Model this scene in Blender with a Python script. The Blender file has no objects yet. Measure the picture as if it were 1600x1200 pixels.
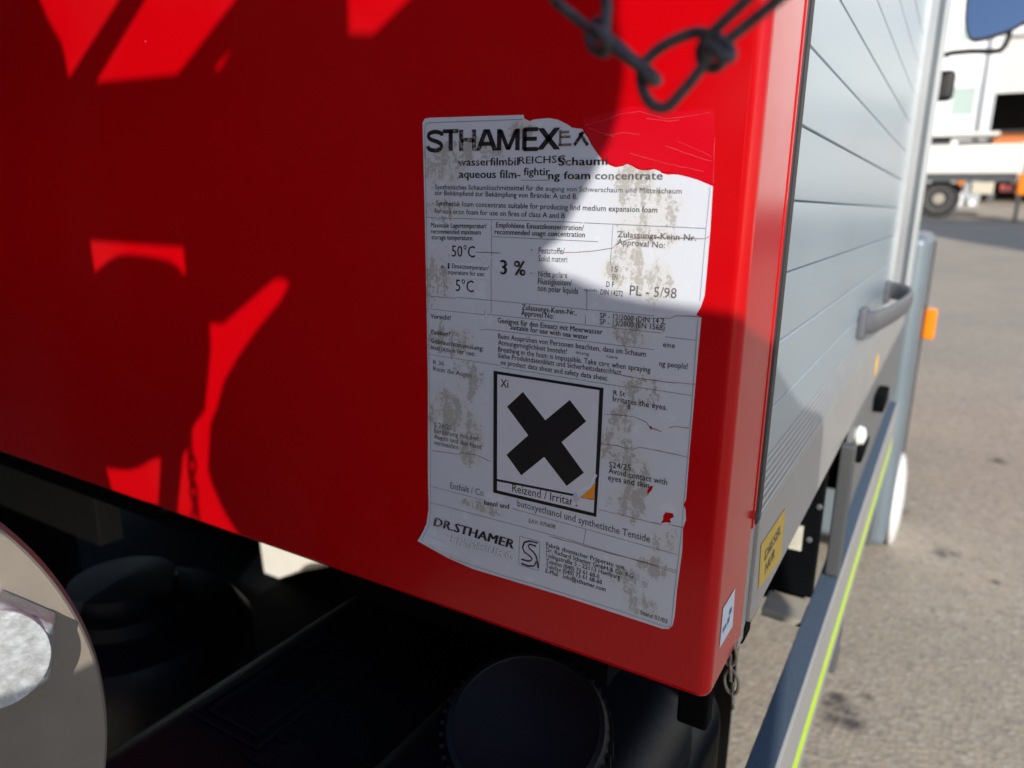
import bpy, bmesh, math, random
from mathutils import Vector, Matrix
from mathutils.geometry import tessellate_polygon
random.seed(4)
PI = math.pi
sc = bpy.context.scene
C = sc.collection
# metric data (label print and outlines in mm on the rear panel plane: x, z)
CAM = [[0.859123,0.511481,0.017189],[0.13589,-0.195612,-0.971221],[-0.493398,0.836734,-0.237559]]
TEXTS = [('STHAMEX', -316.63, 1283.24, -218.63, 1282.5, 14.88, 0.045, 'k'), ('wasserfilmbil', -292.07, 1274.42, -245.32, 1274.21, 4.9, 0.022, 'k'), ('REICHSG', -245.16, 1275.1, -212.2, 1275.48, 4.29, 0.01, 'k'), ('Schaumi', -216.99, 1273.79, -184.08, 1273.85, 4.73, 0.022, 'k'), ('aqueous film-', -291.24, 1266.68, -243.73, 1266.25, 5.15, 0.022, 'k'), ('fightir', -241.52, 1268.12, -222.59, 1268.04, 4.69, 0.022, 'k'), ('ng foam', -223.87, 1265.66, -194.96, 1265.62, 4.61, 0.022, 'k'), ('concentrate', -192.0, 1265.61, -149.43, 1265.36, 4.45, 0.022, 'g'), ('- Synthetisches Schaumlöschmitteittel für die', -314.18, 1259.16, -227.0, 1258.69, 3.23, 0.0, 'k'), ('augung von Schwerschaum und Mittelschaum', -225.45, 1258.62, -137.69, 1257.66, 2.95, 0.0, 'g'), ('zur Bekämpfund zur Bekämpfung von Brände: A und B.', -311.61, 1255.4, -203.03, 1253.89, 3.22, 0, 'k'), ('- Synthetisk foam concentrate suitable for producing lind medium expansion foam', -313.42, 1248.37, -151.49, 1246.78, 3.34, 0, 'k'), ('for use oron foam for use on fires of class A and B', -311.72, 1243.24, -211.36, 1242.19, 3.35, 0, 'k'), ('Maximale Lagertemperatur/', -315.01, 1233.55, -269.04, 1234.26, 3.26, 0.013, 'k'), ('recommended maximum', -315.06, 1229.27, -273.57, 1230.01, 3.27, 0.013, 'k'), ('storage temperature:', -314.55, 1225.39, -279.71, 1226.03, 3.28, 0.013, 'k'), ('50°C', -297.34, 1214.42, -278.08, 1214.69, 7.6, 0, 'k'), ('-1', -306.43, 1205.44, -299.31, 1205.85, 3.98, 0.012, 'k'), ('Einsatztemperatur/', -297.14, 1206.59, -267.05, 1206.61, 3.16, 0.013, 'k'), ('mperature for use:', -300.42, 1202.12, -270.34, 1202.56, 3.18, 0.013, 'k'), ('5°C', -294.14, 1191.02, -278.98, 1191.03, 7.97, 0, 'k'), ('3 %', -258.23, 1204.72, -238.29, 1204.91, 9.49, 0.028, 'k'), ('Empfohlene Einsatzkonzentration/', -261.68, 1235.14, -197.95, 1235.2, 3.3, 0.013, 'k'), ('recommended usage concentration', -262.67, 1230.72, -197.08, 1231.13, 3.32, 0.013, 'k'), ('-', -235.26, 1220.64, -233.6, 1220.63, 3.66, 0, 'k'), ('-', -234.95, 1205.66, -233.19, 1205.69, 3.71, 0, 'k'), ('Feststoffe/', -229.2, 1219.78, -210.61, 1220.27, 3.84, 0, 'k'), ('Solid materi', -229.29, 1214.82, -208.61, 1215.19, 3.86, 0, 'k'), ('Nicht polare', -229.14, 1204.83, -208.23, 1205.43, 3.89, 0, 'k'), ('Flüssigkeiten/', -229.23, 1200.12, -204.79, 1200.74, 3.91, 0, 'k'), ('non polar liquids', -229.11, 1195.77, -200.15, 1195.87, 3.93, 0, 'k'), ('Zulassungs-Kenn-Nr.', -175.51, 1232.03, -127.25, 1231.64, 3.58, 0.013, 'g'), ('Approval No:', -175.48, 1227.59, -145.38, 1226.74, 3.6, 0.013, 'g'), ('PL - 5/98', -165.69, 1197.89, -136.44, 1198.16, 5.97, 0, 'g'), ('15', -178.28, 1211.32, -174.23, 1211.17, 3.47, 0, 'g'), ('EN', -177.6, 1206.54, -174.22, 1206.45, 3.29, 0, 'g'), ('D F', -181.26, 1201.83, -176.08, 1201.8, 3.32, 0, 'k'), ('DIN 14272', -184.87, 1196.75, -169.99, 1196.7, 3.35, 0, 'k'), ('quids', -196.22, 1198.3, -187.02, 1198.17, 1.59, 0, 'g'), ('Zulassungs-Kenn-Nr..', -240.9, 1182.51, -200.3, 1182.37, 3.6, 0.013, 'k'), ('Approval No:', -241.2, 1178.68, -216.83, 1178.5, 3.62, 0.013, 'k'), ('SP - 12/2000 (DIN 14 2,', -184.49, 1182.15, -141.97, 1182.26, 3.4, 0, 'k'), ('SP - 13/2000 (EN 1568)', -184.64, 1178.22, -142.34, 1178.48, 3.42, 0, 'k'), ('Vorsicht!', -315.95, 1169.67, -298.34, 1170.12, 3.47, 0.012, 'k'), ('Caution!', -316.07, 1158.32, -299.26, 1158.5, 3.5, 0.012, 'k'), ('Geeignet für den Einsatz mit Meerwasser', -259.6, 1172.04, -182.23, 1171.86, 3.49, 0.013, 'k'), ('Suitable for use with sea water', -249.77, 1168.42, -191.81, 1167.66, 3.47, 0.013, 'k'), ('Gebrauchsanweisung:', -316.14, 1151.99, -270.66, 1151.13, 3.52, 0.011, 'k'), ('Instruction for use:', -315.97, 1147.07, -277.7, 1146.63, 3.53, 0.011, 'k'), ('Beim Ansprühen von Personen beachten, dass im Schaum', -258.93, 1161.15, -153.04, 1161.2, 3.52, 0.003, 'k'), ('eine', -142.65, 1168.49, -135.23, 1168.48, 3.3, 0, 'k'), ('Atmungsmöglichkeit besteht!', -258.86, 1156.86, -206.68, 1156.55, 3.54, 0.003, 'k'), ('atung', -200.3, 1157.72, -190.8, 1157.39, 2.09, 0, 'g'), ('care', -178.89, 1157.78, -171.09, 1157.49, 2.04, 0, 'g'), ('Breathing in the foam is impossible. Take care when spraying', -258.79, 1152.19, -149.43, 1151.75, 3.56, 0.003, 'k'), ('ng people!', -144.13, 1156.58, -126.55, 1156.9, 3.53, 0, 'k'), ('Siehe Produktdatenblatt und Sicherheitsdatenblatt', -258.73, 1147.82, -168.27, 1147.71, 3.57, 0.003, 'k'), ('ee product data sheet and safety data sheet', -256.6, 1143.33, -177.5, 1142.74, 3.58, 0.003, 'k'), ('R 36', -313.95, 1136.13, -304.41, 1136.29, 3.57, 0, 'g'), ('Reizt die Augen', -314.0, 1131.55, -280.52, 1130.81, 3.58, 0, 'g'), ('Xi', -256.5, 1127.56, -250.05, 1127.71, 5.67, 0.01, 'k'), ('S 24/25', -313.66, 1088.88, -297.67, 1089.24, 3.72, 0, 'g'), ('Berührung mit den', -313.88, 1084.37, -274.88, 1085.01, 3.74, 0, 'g'), ('Augen und der Haut', -313.93, 1079.93, -271.72, 1079.33, 3.74, 0, 'g'), ('vermeiden.', -313.98, 1075.06, -290.74, 1075.24, 3.76, 0, 'g'), ('Enthält / Co', -299.19, 1043.52, -269.63, 1043.96, 4.98, 0, 'g'), ('hanol und', -269.12, 1037.59, -247.95, 1039.13, 3.74, 0.015, 'k'), ('butoxyethanol und synthetische Tenside', -241.16, 1042.92, -142.58, 1040.69, 5.07, 0, 'g'), ('EAV: 070608', -231.58, 1032.58, -210.59, 1033.14, 3.14, 0, 'g'), ('R St', -172.84, 1134.02, -165.07, 1134.34, 3.31, 0, 'k'), ('Irritates the eyes.', -173.05, 1129.92, -137.34, 1129.76, 3.74, 0, 'k'), ('8', -162.9, 1126.56, -160.97, 1126.53, 3.3, 0, 'k'), ('S24/25', -173.45, 1085.86, -158.38, 1086.5, 3.91, 0, 'k'), ('Avoid contact with', -173.46, 1081.63, -133.99, 1081.87, 4.14, 0, 'k'), ('eyes and skin', -173.57, 1076.88, -145.6, 1077.24, 4.16, 0, 'k'), ('Reizend / Irritant', -245.63, 1052.91, -194.49, 1053.51, 6.0, 0, 'k'), ('Fabrik chemischer Präperate von', -217.27, 1018.19, -158.76, 1016.94, 3.28, 0.011, 'k'), ('Dr. Richard Sthamer GmbH & Co. KG', -217.29, 1014.32, -152.39, 1012.61, 3.3, 0.011, 'k'), ('Liebigstraße 5 - 22113 Hamburg', -217.16, 1010.24, -161.28, 1009.21, 3.31, 0.011, 'k'), ('Telefon (040) 73 61 68-0', -217.02, 1005.81, -176.15, 1005.31, 3.31, 0.011, 'k'), ('Telefax (040) 73 61 68-60', -217.1, 1001.93, -174.08, 1001.68, 3.33, 0.011, 'k'), ('E-Mail   info@sthamer.com', -217.13, 998.01, -171.14, 997.31, 3.34, 0.011, 'k'), ('Stand 01/03', -145.81, 988.45, -127.31, 987.64, 3.15, 0, 'k')]
ITALICS = [('DR.STHAMER', -315.35, 1009.65, -243.62, 1009.11, 7.17, 0.042, 'k'), ('HAMBURG', -301.36, 999.28, -243.43, 999.83, 6.88, 0.03, 'g'), ('HAMBURG', -301.36, 999.28, -243.43, 999.83, 6.88, 0.0, 'w')]
STROKES = [([(-216.08,1285.29),(-216.43,1294.61)],0.9,'b'),([(-217.42,1285.89),(-208.26,1285.86)],1.0,'k'),([(-216.28,1290.52),(-209.31,1290.51)],0.8,'b'),([(-215.93,1293.11),(-210.29,1293.3)],0.8,'b'),([(-206.52,1285.45),(-200.87,1293.0)],1.5,'k'),([(-197.57,1285.24),(-203.39,1292.35)],1.5,'k'),([(-223.93,1019.06),(-230.65,1018.77),(-234.77,1016.69),(-236.25,1012.33),(-234.59,1009.29),(-230.35,1007.46),(-228.22,1006.06),(-229.2,1003.79),(-232.33,1002.92),(-237.09,1003.1)],0.9,'k'),([(-223.37,999.95),(-223.47,1003.4),(-225.18,1008.88),(-227.32,1011.26),(-230.49,1012.88),(-231.59,1015.06),(-230.06,1016.46),(-225.39,1016.22)],0.9,'k'),([(-237.01,999.61),(-231.18,999.24),(-226.51,1000.56),(-224.54,1004.59)],0.9,'k'),([(-238.82,1020.59),(-222.43,1020.43),(-222.54,998.19),(-239.1,998.01),(-238.82,1020.59)],0.25,'k')]
LINES = [[(-319.45,1299.25),(-318.92,1240.49),(-318.15,1157.54),(-317.07,1085.21),(-317.65,1022.05),(-319.33,1008.93),(-324.76,996.0),(-310.95,990.21),(-294.72,986.72),(-250.21,985.64),(-223.5,986.48),(-163.23,986.32),(-127.99,985.08),(-125.48,986.15),(-124.58,988.54),(-124.49,1001.0),(-123.65,1025.64),(-122.78,1052.25),(-122.3,1119.69),(-122.84,1187.3)],[(-122.46,1197.77),(-122.13,1239.04),(-121.72,1261.51)],[(-319.45,1299.25),(-318.01,1302.07),(-315.05,1302.49),(-243.17,1301.76)],[(-318.81,1240.15),(-209.5,1240.1),(-198.94,1239.8)],[(-198.07,1239.82),(-122.11,1238.76)],[(-265.39,1239.75),(-265.09,1216.31)],[(-265.28,1215.03),(-264.81,1177.95)],[(-264.6,1229.12),(-188.18,1228.8)],[(-178.81,1239.21),(-179.2,1215.26)],[(-319.17,1185.67),(-294.47,1185.78)],[(-293.93,1186.71),(-149.41,1186.66)],[(-194.13,1198.05),(-193.89,1185.99)],[(-194.43,1183.11),(-194.39,1177.4)],[(-317.41,1176.46),(-270.08,1176.43)],[(-270.11,1179.37),(-270.07,1176.3)],[(-267.95,1176.93),(-144.17,1176.71)],[(-141.77,1174.74),(-122.52,1174.61)],[(-274.22,1165.39),(-267.01,1166.69),(-148.05,1166.11)],[(-317.8,1143.21),(-256.58,1142.61)],[(-256.15,1141.37),(-164.73,1140.38)],[(-162.07,1141.5),(-122.7,1141.17)],[(-317.56,1041.19),(-270.04,1040.82)],[(-245.85,1040.02),(-124.16,1037.24)],[(-318.32,1027.94),(-204.61,1027.98),(-124.01,1024.87)],[(-243.7,1265.11),(-222.49,1265.08)],[(-187.67,1038.92),(-189.05,1027.31)]]
CRACKS = [[(-277.59,1218.25),(-257.81,1218.76)],[(-212.12,1220.91),(-195.55,1222.32),(-178.4,1225.29),(-175.18,1228.21),(-168.56,1230.63),(-158.97,1232.22),(-121.66,1233.17),(-120.23,1234.5)],[(-167.96,1147.51),(-158.19,1147.15),(-140.1,1147.32),(-121.04,1148.36)],[(-178.53,1120.76),(-165.21,1121.92),(-157.51,1122.17),(-150.22,1120.23),(-147.52,1117.37),(-139.96,1115.7)],[(-135.29,1119.06),(-131.36,1120.55),(-123.02,1120.78)],[(-179.7,1100.66),(-168.42,1101.36),(-158.19,1100.63),(-153.45,1103.09),(-140.76,1103.18),(-121.3,1102.45)],[(-178.88,1054.89),(-156.94,1054.74),(-135.8,1054.81)],[(-131.27,1056.19),(-121.14,1056.56)],[(-155.95,1184.47),(-139.63,1185.98),(-135.69,1187.9),(-121.13,1188.58)],[(-316.22,1070.11),(-291.19,1071.61),(-289.49,1073.61),(-276.07,1074.04),(-264.13,1071.53)],[(-214.5,1026.38),(-192.37,1026.43),(-166.54,1025.89),(-124.12,1026.4)]]
LABEL = [(-319.59,1305.2),(-315.28,1305.64),(-242.77,1304.39),(-242.26,1302.29),(-240.39,1301.46),(-237.62,1300.41),(-235.82,1301.28),(-232.66,1301.53),(-224.61,1301.77),(-218.4,1300.59),(-212.2,1297.78),(-209.98,1296.42),(-209.1,1295.83),(-206.07,1295.18),(-201.79,1294.67),(-200.87,1293.0),(-199.98,1291.88),(-197.75,1289.26),(-196.84,1287.78),(-195.48,1285.55),(-192.8,1282.21),(-190.16,1279.23),(-188.38,1277.01),(-185.39,1275.14),(-183.25,1273.66),(-179.08,1272.34),(-175.05,1272.85),(-171.91,1274.08),(-169.06,1273.15),(-165.77,1271.32),(-162.57,1270.58),(-159.03,1270.38),(-155.2,1271.06),(-152.06,1270.15),(-150.44,1268.9),(-146.95,1268.0),(-143.56,1268.16),(-140.54,1267.97),(-134.88,1266.73),(-129.25,1265.16),(-120.31,1261.72),(-119.77,1237.7),(-119.92,1212.63),(-120.09,1200.91),(-121.79,1194.12),(-124.06,1189.44),(-120.95,1188.23),(-121.3,1163.93),(-121.41,1140.57),(-121.68,1108.44),(-121.56,1075.23),(-122.88,1071.12),(-121.49,1068.89),(-120.56,1061.86),(-122.12,1055.45),(-121.44,1040.84),(-122.79,1013.79),(-122.99,993.22),(-123.85,987.39),(-126.19,984.05),(-130.44,982.86),(-163.3,983.42),(-202.95,984.11),(-244.72,983.64),(-278.32,983.27),(-301.9,985.96),(-318.93,991.04),(-328.22,994.55),(-325.0,1001.06),(-321.79,1009.38),(-319.79,1022.08),(-320.05,1050.68),(-319.18,1120.75),(-319.62,1177.38),(-320.16,1222.48),(-321.05,1278.5),(-321.52,1302.61)]
LHOLES = [[(-136.67,1055.29),(-135.19,1058.27),(-135.37,1060.84),(-133.9,1063.8),(-128.93,1064.12),(-128.34,1061.68),(-130.69,1059.81),(-129.7,1057.45),(-133.42,1056.97)],[(-146.91,1075.09),(-145.03,1078.96),(-142.94,1079.42),(-143.61,1076.69),(-146.32,1072.62)],[(-148.35,1117.22),(-147.17,1118.26),(-145.8,1116.42),(-147.01,1115.79)]]
PATCH = [[(-243.43,1273.53),(-221.88,1273.69),(-222.5,1265.28),(-243.94,1265.3)],[(-316.08,1237.08),(-310.56,1238.53),(-304.05,1236.11),(-305.2,1226.57),(-310.69,1223.74),(-315.09,1226.2)],[(-298.76,1210.71),(-267.26,1211.12),(-266.64,1201.33),(-292.3,1199.24),(-298.79,1200.14),(-300.96,1203.11)],[(-295.0,1198.18),(-269.18,1199.88),(-269.05,1187.33),(-295.02,1186.18)],[(-289.07,1184.42),(-282.12,1185.42),(-278.4,1181.75),(-286.91,1179.7)],[(-269.22,1046.98),(-261.04,1050.27),(-250.23,1046.82),(-251.24,1043.66),(-262.0,1040.68),(-269.16,1041.03)]]
XPOLY = [(-238.53,1126.67),(-250.94,1114.27),(-233.71,1096.67),(-250.82,1079.31),(-238.47,1066.52),(-220.85,1083.58),(-203.16,1066.31),(-190.85,1078.34),(-208.06,1096.5),(-190.79,1113.84),(-203.16,1126.41),(-220.74,1109.58)]
PFRAME_O = [(-262.23,1138.28),(-179.75,1137.75),(-179.69,1100.31),(-180.51,1049.29),(-261.4,1048.62)]
PFRAME_I = [(-259.18,1136.19),(-182.54,1135.87),(-182.5,1101.36),(-182.49,1051.74),(-258.18,1051.1)]
PDIV = [(-258.47,1059.72),(-183.13,1062.31),(-183.06,1060.74),(-258.45,1057.92)]
ORANGE = [(-182.26,1073.1),(-182.85,1061.24),(-192.89,1060.55),(-189.33,1065.23)]
FLAP = [(-181.16,1078.7),(-185.3,1068.84),(-192.88,1060.32),(-194.09,1055.45),(-197.38,1054.22),(-199.04,1059.39),(-196.35,1063.67),(-186.3,1070.43),(-183.02,1079.2)]
SUN = [0.44147,-0.76466,0.46947]
PHOLES = [[(-338.9,1921.9),(-338.3,1889.2),(-326.8,1868.8),(-310.0,1847.9),(-307.2,1836.6),(-305.3,1816.9),(-174.4,1899.9)],[(-263.9,1810.4),(-145.8,1809.5),(-31.4,1880.8),(-143.9,1895.8)],[(-100.0,1811.5),(-95.6,1809.3),(-92.4,1809.5),(-69.9,1827.9)],[(46.4,1862.5),(46.2,1846.4),(46.3,1823.0),(68.0,1820.6),(122.8,1852.8)],[(-301.3,1670.2),(-154.3,1670.2),(-154.3,1643.9),(-160.8,1642.4),(-168.8,1649.9),(-180.2,1653.9),(-205.3,1656.1),(-239.7,1656.7),(-258.5,1654.6),(-277.8,1647.4),(-299.4,1636.5)],[(-129.5,1604.7),(-108.8,1605.5),(-41.0,1648.9),(-32.0,1650.5),(-23.5,1647.5),(-36.6,1630.4),(-68.2,1602.8),(-93.5,1577.6),(-113.9,1553.5),(-126.6,1526.5),(-137.6,1509.4),(-147.0,1462.9),(-142.4,1447.7),(-128.6,1424.2),(-108.4,1403.0),(-100.7,1391.3),(-210.5,1383.1),(-203.5,1402.9),(-186.9,1463.3),(-173.0,1487.4),(-163.4,1502.5),(-146.5,1518.4),(-144.3,1528.6),(-138.0,1550.2),(-130.7,1580.8)],[(-322.4,1430.8),(-308.5,1430.0),(-273.5,1435.7),(-253.6,1443.9),(-232.6,1455.7),(-219.4,1460.3),(-235.7,1389.5),(-311.0,1386.1)],[(-157.1,1271.1),(-154.1,1272.6),(-141.5,1279.2),(-127.0,1288.4),(-106.7,1305.6),(-96.3,1313.6),(-90.3,1380.0),(-157.1,1380.0)],[(-758.5,1143.7),(-758.5,1353.7),(-438.5,1353.7),(-378.5,1313.7),(-378.5,1223.7),(-618.5,1133.7)]]
POUT_R = [(244.6,1853.6),(248.6,1823.8),(249.3,1810.1),(252.7,1798.3),(254.8,1789.7),(254.7,1777.0),(252.1,1759.6),(248.3,1746.1),(244.1,1739.0),(234.5,1719.3),(224.3,1702.3),(218.1,1689.6),(209.2,1683.7),(205.6,1678.2),(207.7,1671.4),(217.1,1665.5),(229.0,1663.8),(238.5,1660.5),(257.3,1655.9),(276.5,1654.0),(308.4,1652.1),(320.8,1651.3),(343.0,1650.5),(395.0,1680.7),(458.5,1698.3),(487.4,1707.0),(562.4,1739.8),(570.6,1722.6),(584.7,1612.2),(604.9,1516.7)]
HEADING = [('S',(-316.9,1283.25),(-305.1,1283.11),14.67),('T',(-303.78,1283.21),(-292.28,1283.11),14.69),('H',(-290.47,1283.08),(-278.52,1282.97),14.7),('A',(-276.52,1282.97),(-262.71,1282.82),14.58),('M',(-261.01,1282.79),(-245.51,1282.65),14.46),('E',(-242.47,1282.63),(-231.88,1282.53),14.37),('X',(-230.51,1282.55),(-217.96,1282.41),14.38)]
FL = {'c':[-0.44507,-0.24459,0.99952],'n':[0.8563,-0.49439,0.14944],'cx':-0.1523,'cy':-0.0563,'r':0.2002}
CHAIN = {'link_a':[[(-0.1153,-0.205,1.3128),(-0.1165,-0.2,1.3112),(-0.1115,-0.2,1.3074),(-0.1076,-0.198,1.3042),(-0.1025,-0.198,1.3006),(-0.0962,-0.2,1.2978),(-0.0908,-0.2,1.2934),(-0.0864,-0.199,1.2901),(-0.0829,-0.198,1.2868),(-0.0811,-0.206,1.2852),(-0.0848,-0.207,1.2887),(-0.0899,-0.207,1.2925),(-0.0956,-0.206,1.2973),(-0.0983,-0.203,1.3028),(-0.0992,-0.2,1.307),(-0.1001,-0.2,1.3124)],[(-0.099,-0.2,1.3037),(-0.1056,-0.194,1.3052),(-0.1067,-0.196,1.302),(-0.1024,-0.202,1.2965),(-0.0965,-0.206,1.2939),(-0.0942,-0.21,1.2955),(-0.096,-0.212,1.2983),(-0.1024,-0.206,1.3011)]],'link_b':[[(-0.0652,-0.2,1.2961),(-0.0708,-0.199,1.2984),(-0.0764,-0.2,1.2971),(-0.082,-0.2,1.2948),(-0.0861,-0.2,1.2916),(-0.0861,-0.203,1.2879),(-0.0845,-0.205,1.2835),(-0.0823,-0.205,1.2798),(-0.0798,-0.204,1.2781),(-0.0771,-0.203,1.2784),(-0.0739,-0.203,1.2814),(-0.0707,-0.202,1.2854),(-0.0683,-0.2,1.2896),(-0.0664,-0.2,1.2922)],[(-0.0635,-0.198,1.2899),(-0.0664,-0.197,1.2889),(-0.07,-0.196,1.2907),(-0.071,-0.196,1.2942),(-0.0691,-0.197,1.2966),(-0.0653,-0.2,1.2964),(-0.0609,-0.202,1.2927),(-0.0598,-0.204,1.29),(-0.0611,-0.208,1.2898),(-0.0641,-0.208,1.2923),(-0.0667,-0.206,1.2912)],[(-0.0687,-0.2,1.2937),(-0.0675,-0.2,1.2969),(-0.0641,-0.2,1.2999),(-0.0573,-0.2,1.3056),(-0.055,-0.2,1.3079)],[(-0.0646,-0.2,1.293),(-0.0623,-0.2,1.2952),(-0.0559,-0.2,1.2997),(-0.0497,-0.2,1.3041),(-0.0466,-0.2,1.3063)]]}
STAIN = []
STAINS = [(-0.1,1.371,0.018),(-0.08,1.331,0.028),(-0.101,1.293,0.022),(-0.059,1.298,0.025),(-0.036,1.408,0.015),(-0.115,1.336,0.012),(0.118,2.317,0.03),(0.295,3.368,0.03),(0.253,2.186,0.012),(-0.036,2.593,0.02)]
MIRROR = [(-0.0837,2.9,1.9293),(-0.0638,2.9,1.859),(-0.0265,2.9,1.8472),(0.0574,2.9,1.8693),(0.1007,2.9,1.8943),(0.1435,2.9,1.9167),(0.1384,2.9,2.0082),(0.0746,2.9,2.0663),(-0.0589,2.9,2.073),(-0.0887,2.9,2.0352)]
MARM = [(-0.1341,2.7,1.7796),(-0.1091,2.8,1.8006),(-0.0422,2.9,1.8185),(0.0273,2.9,1.8129),(0.0508,2.9,1.8236),(0.0612,2.9,1.8564),(0.059,2.9,1.8838)]
FILM = [(-200.52,1294.45),(-201.62,1300.29),(-185.62,1303.2),(-171.8,1306.08),(-158.19,1304.74),(-143.03,1302.01),(-122.62,1302.41),(-120.75,1275.7),(-120.2,1262.58),(-129.3,1265.85),(-140.59,1268.67),(-150.49,1269.61),(-155.24,1271.77),(-162.61,1271.3),(-169.1,1273.87),(-179.13,1273.25),(-188.42,1277.74),(-195.53,1286.65)]
STREAKS = [[(-199.79,1296.96),(-187.44,1299.01),(-178.31,1302.18),(-165.76,1303.02),(-150.19,1298.24),(-137.33,1299.07),(-124.92,1300.54)],[(-187.0,1290.4),(-174.93,1291.82),(-164.98,1290.45)],[(-161.65,1299.04),(-148.22,1296.8),(-141.95,1297.24)],[(-149.18,1283.76),(-133.95,1278.63),(-122.12,1275.04)],[(-141.83,1285.65),(-130.52,1281.29),(-121.96,1277.41)],[(-170.26,1279.97),(-148.53,1274.34),(-125.98,1269.62)],[(-121.38,1287.47),(-120.75,1275.7),(-120.09,1263.44)],[(-197.6,1295.07),(-180.83,1289.51)]]
# ------------------------------------------------------------------ camera, sky, sun, exposure
cam_d = bpy.data.cameras.new('camera'); cam = bpy.data.objects.new('camera', cam_d); C.objects.link(cam)
CAMLOC = Vector((0, -.42, 1.25))
cam.matrix_world = Matrix(((CAM[0][0], -CAM[1][0], -CAM[2][0], CAMLOC.x), (CAM[0][1], -CAM[1][1], -CAM[2][1], CAMLOC.y),
                           (CAM[0][2], -CAM[1][2], -CAM[2][2], CAMLOC.z), (0, 0, 0, 1)))
cam_d.sensor_width = 36; cam_d.lens = 25.81; cam_d.clip_start = .01; cam_d.clip_end = 2000
cam_d.dof.use_dof = True; cam_d.dof.focus_distance = .49; cam_d.dof.aperture_fstop = 6.0
sc.camera = cam
w = bpy.data.worlds.new('World'); sc.world = w; w.use_nodes = True
nt = w.node_tree; nt.nodes.clear()
sky = nt.nodes.new('ShaderNodeTexSky'); sky.sky_type = 'NISHITA'; sky.sun_disc = False
sky.sun_elevation = math.radians(28); sky.sun_rotation = math.radians(150)
sky.air_density = 1.0; sky.dust_density = .7; sky.ozone_density = 2.2
bg = nt.nodes.new('ShaderNodeBackground'); bg.inputs[1].default_value = .15
wo = nt.nodes.new('ShaderNodeOutputWorld'); nt.links.new(sky.outputs[0], bg.inputs[0]); nt.links.new(bg.outputs[0], wo.inputs[0])
sd = bpy.data.lights.new('sun', 'SUN'); sd.energy = 3.3; sd.angle = math.radians(.45); sd.color = (1, .94, .85)
sun = bpy.data.objects.new('sun', sd); C.objects.link(sun)
sun.rotation_euler = Vector(SUN).to_track_quat('Z', 'Y').to_euler(); sun.location = (2, -6, 5)
sc.view_settings.view_transform = 'Standard'; sc.view_settings.look = 'None'; sc.view_settings.exposure = .46; sc.view_settings.gamma = 1

# ------------------------------------------------------------------ materials
def mat(name, col, rough=.5, metal=0, spec=.5, bump=0, bscale=200, var=0, vscale=8, coat=0, col2=None, wear=None, bdist=.001):
    m = bpy.data.materials.new(name); m.use_nodes = True
    n = m.node_tree; b = n.nodes['Principled BSDF']
    b.inputs['Base Color'].default_value = (*col, 1); b.inputs['Roughness'].default_value = rough
    b.inputs['Metallic'].default_value = metal; b.inputs['Specular IOR Level'].default_value = spec
    b.inputs['Coat Weight'].default_value = coat; b.inputs['Coat Roughness'].default_value = .06
    tc = n.nodes.new('ShaderNodeTexCoord')
    if var or col2:
        no = n.nodes.new('ShaderNodeTexNoise'); no.inputs['Scale'].default_value = vscale; no.inputs['Detail'].default_value = 8
        no.inputs['Roughness'].default_value = .6
        n.links.new(tc.outputs['Object'], no.inputs['Vector'])
        r = n.nodes.new('ShaderNodeValToRGB'); r.color_ramp.elements[0].position = .35; r.color_ramp.elements[1].position = .68
        c2 = col2 or tuple(min(1, c * (1 + var)) for c in col); c1 = col if col2 else tuple(c * (1 - var) for c in col)
        r.color_ramp.elements[0].color = (*c1, 1); r.color_ramp.elements[1].color = (*c2, 1)
        n.links.new(no.outputs['Fac'], r.inputs[0]); n.links.new(r.outputs[0], b.inputs['Base Color'])
        mr = n.nodes.new('ShaderNodeMapRange'); mr.inputs['To Min'].default_value = rough * .85; mr.inputs['To Max'].default_value = min(1, rough * 1.25)
        n.links.new(no.outputs['Fac'], mr.inputs['Value']); n.links.new(mr.outputs[0], b.inputs['Roughness'])
    if bump:
        nb = n.nodes.new('ShaderNodeTexNoise'); nb.inputs['Scale'].default_value = bscale; nb.inputs['Detail'].default_value = 4
        n.links.new(tc.outputs['Object'], nb.inputs['Vector'])
        bu = n.nodes.new('ShaderNodeBump'); bu.inputs['Strength'].default_value = bump; bu.inputs['Distance'].default_value = bdist
        n.links.new(nb.outputs['Fac'], bu.inputs['Height']); n.links.new(bu.outputs[0], b.inputs['Normal'])
    return m

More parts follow.
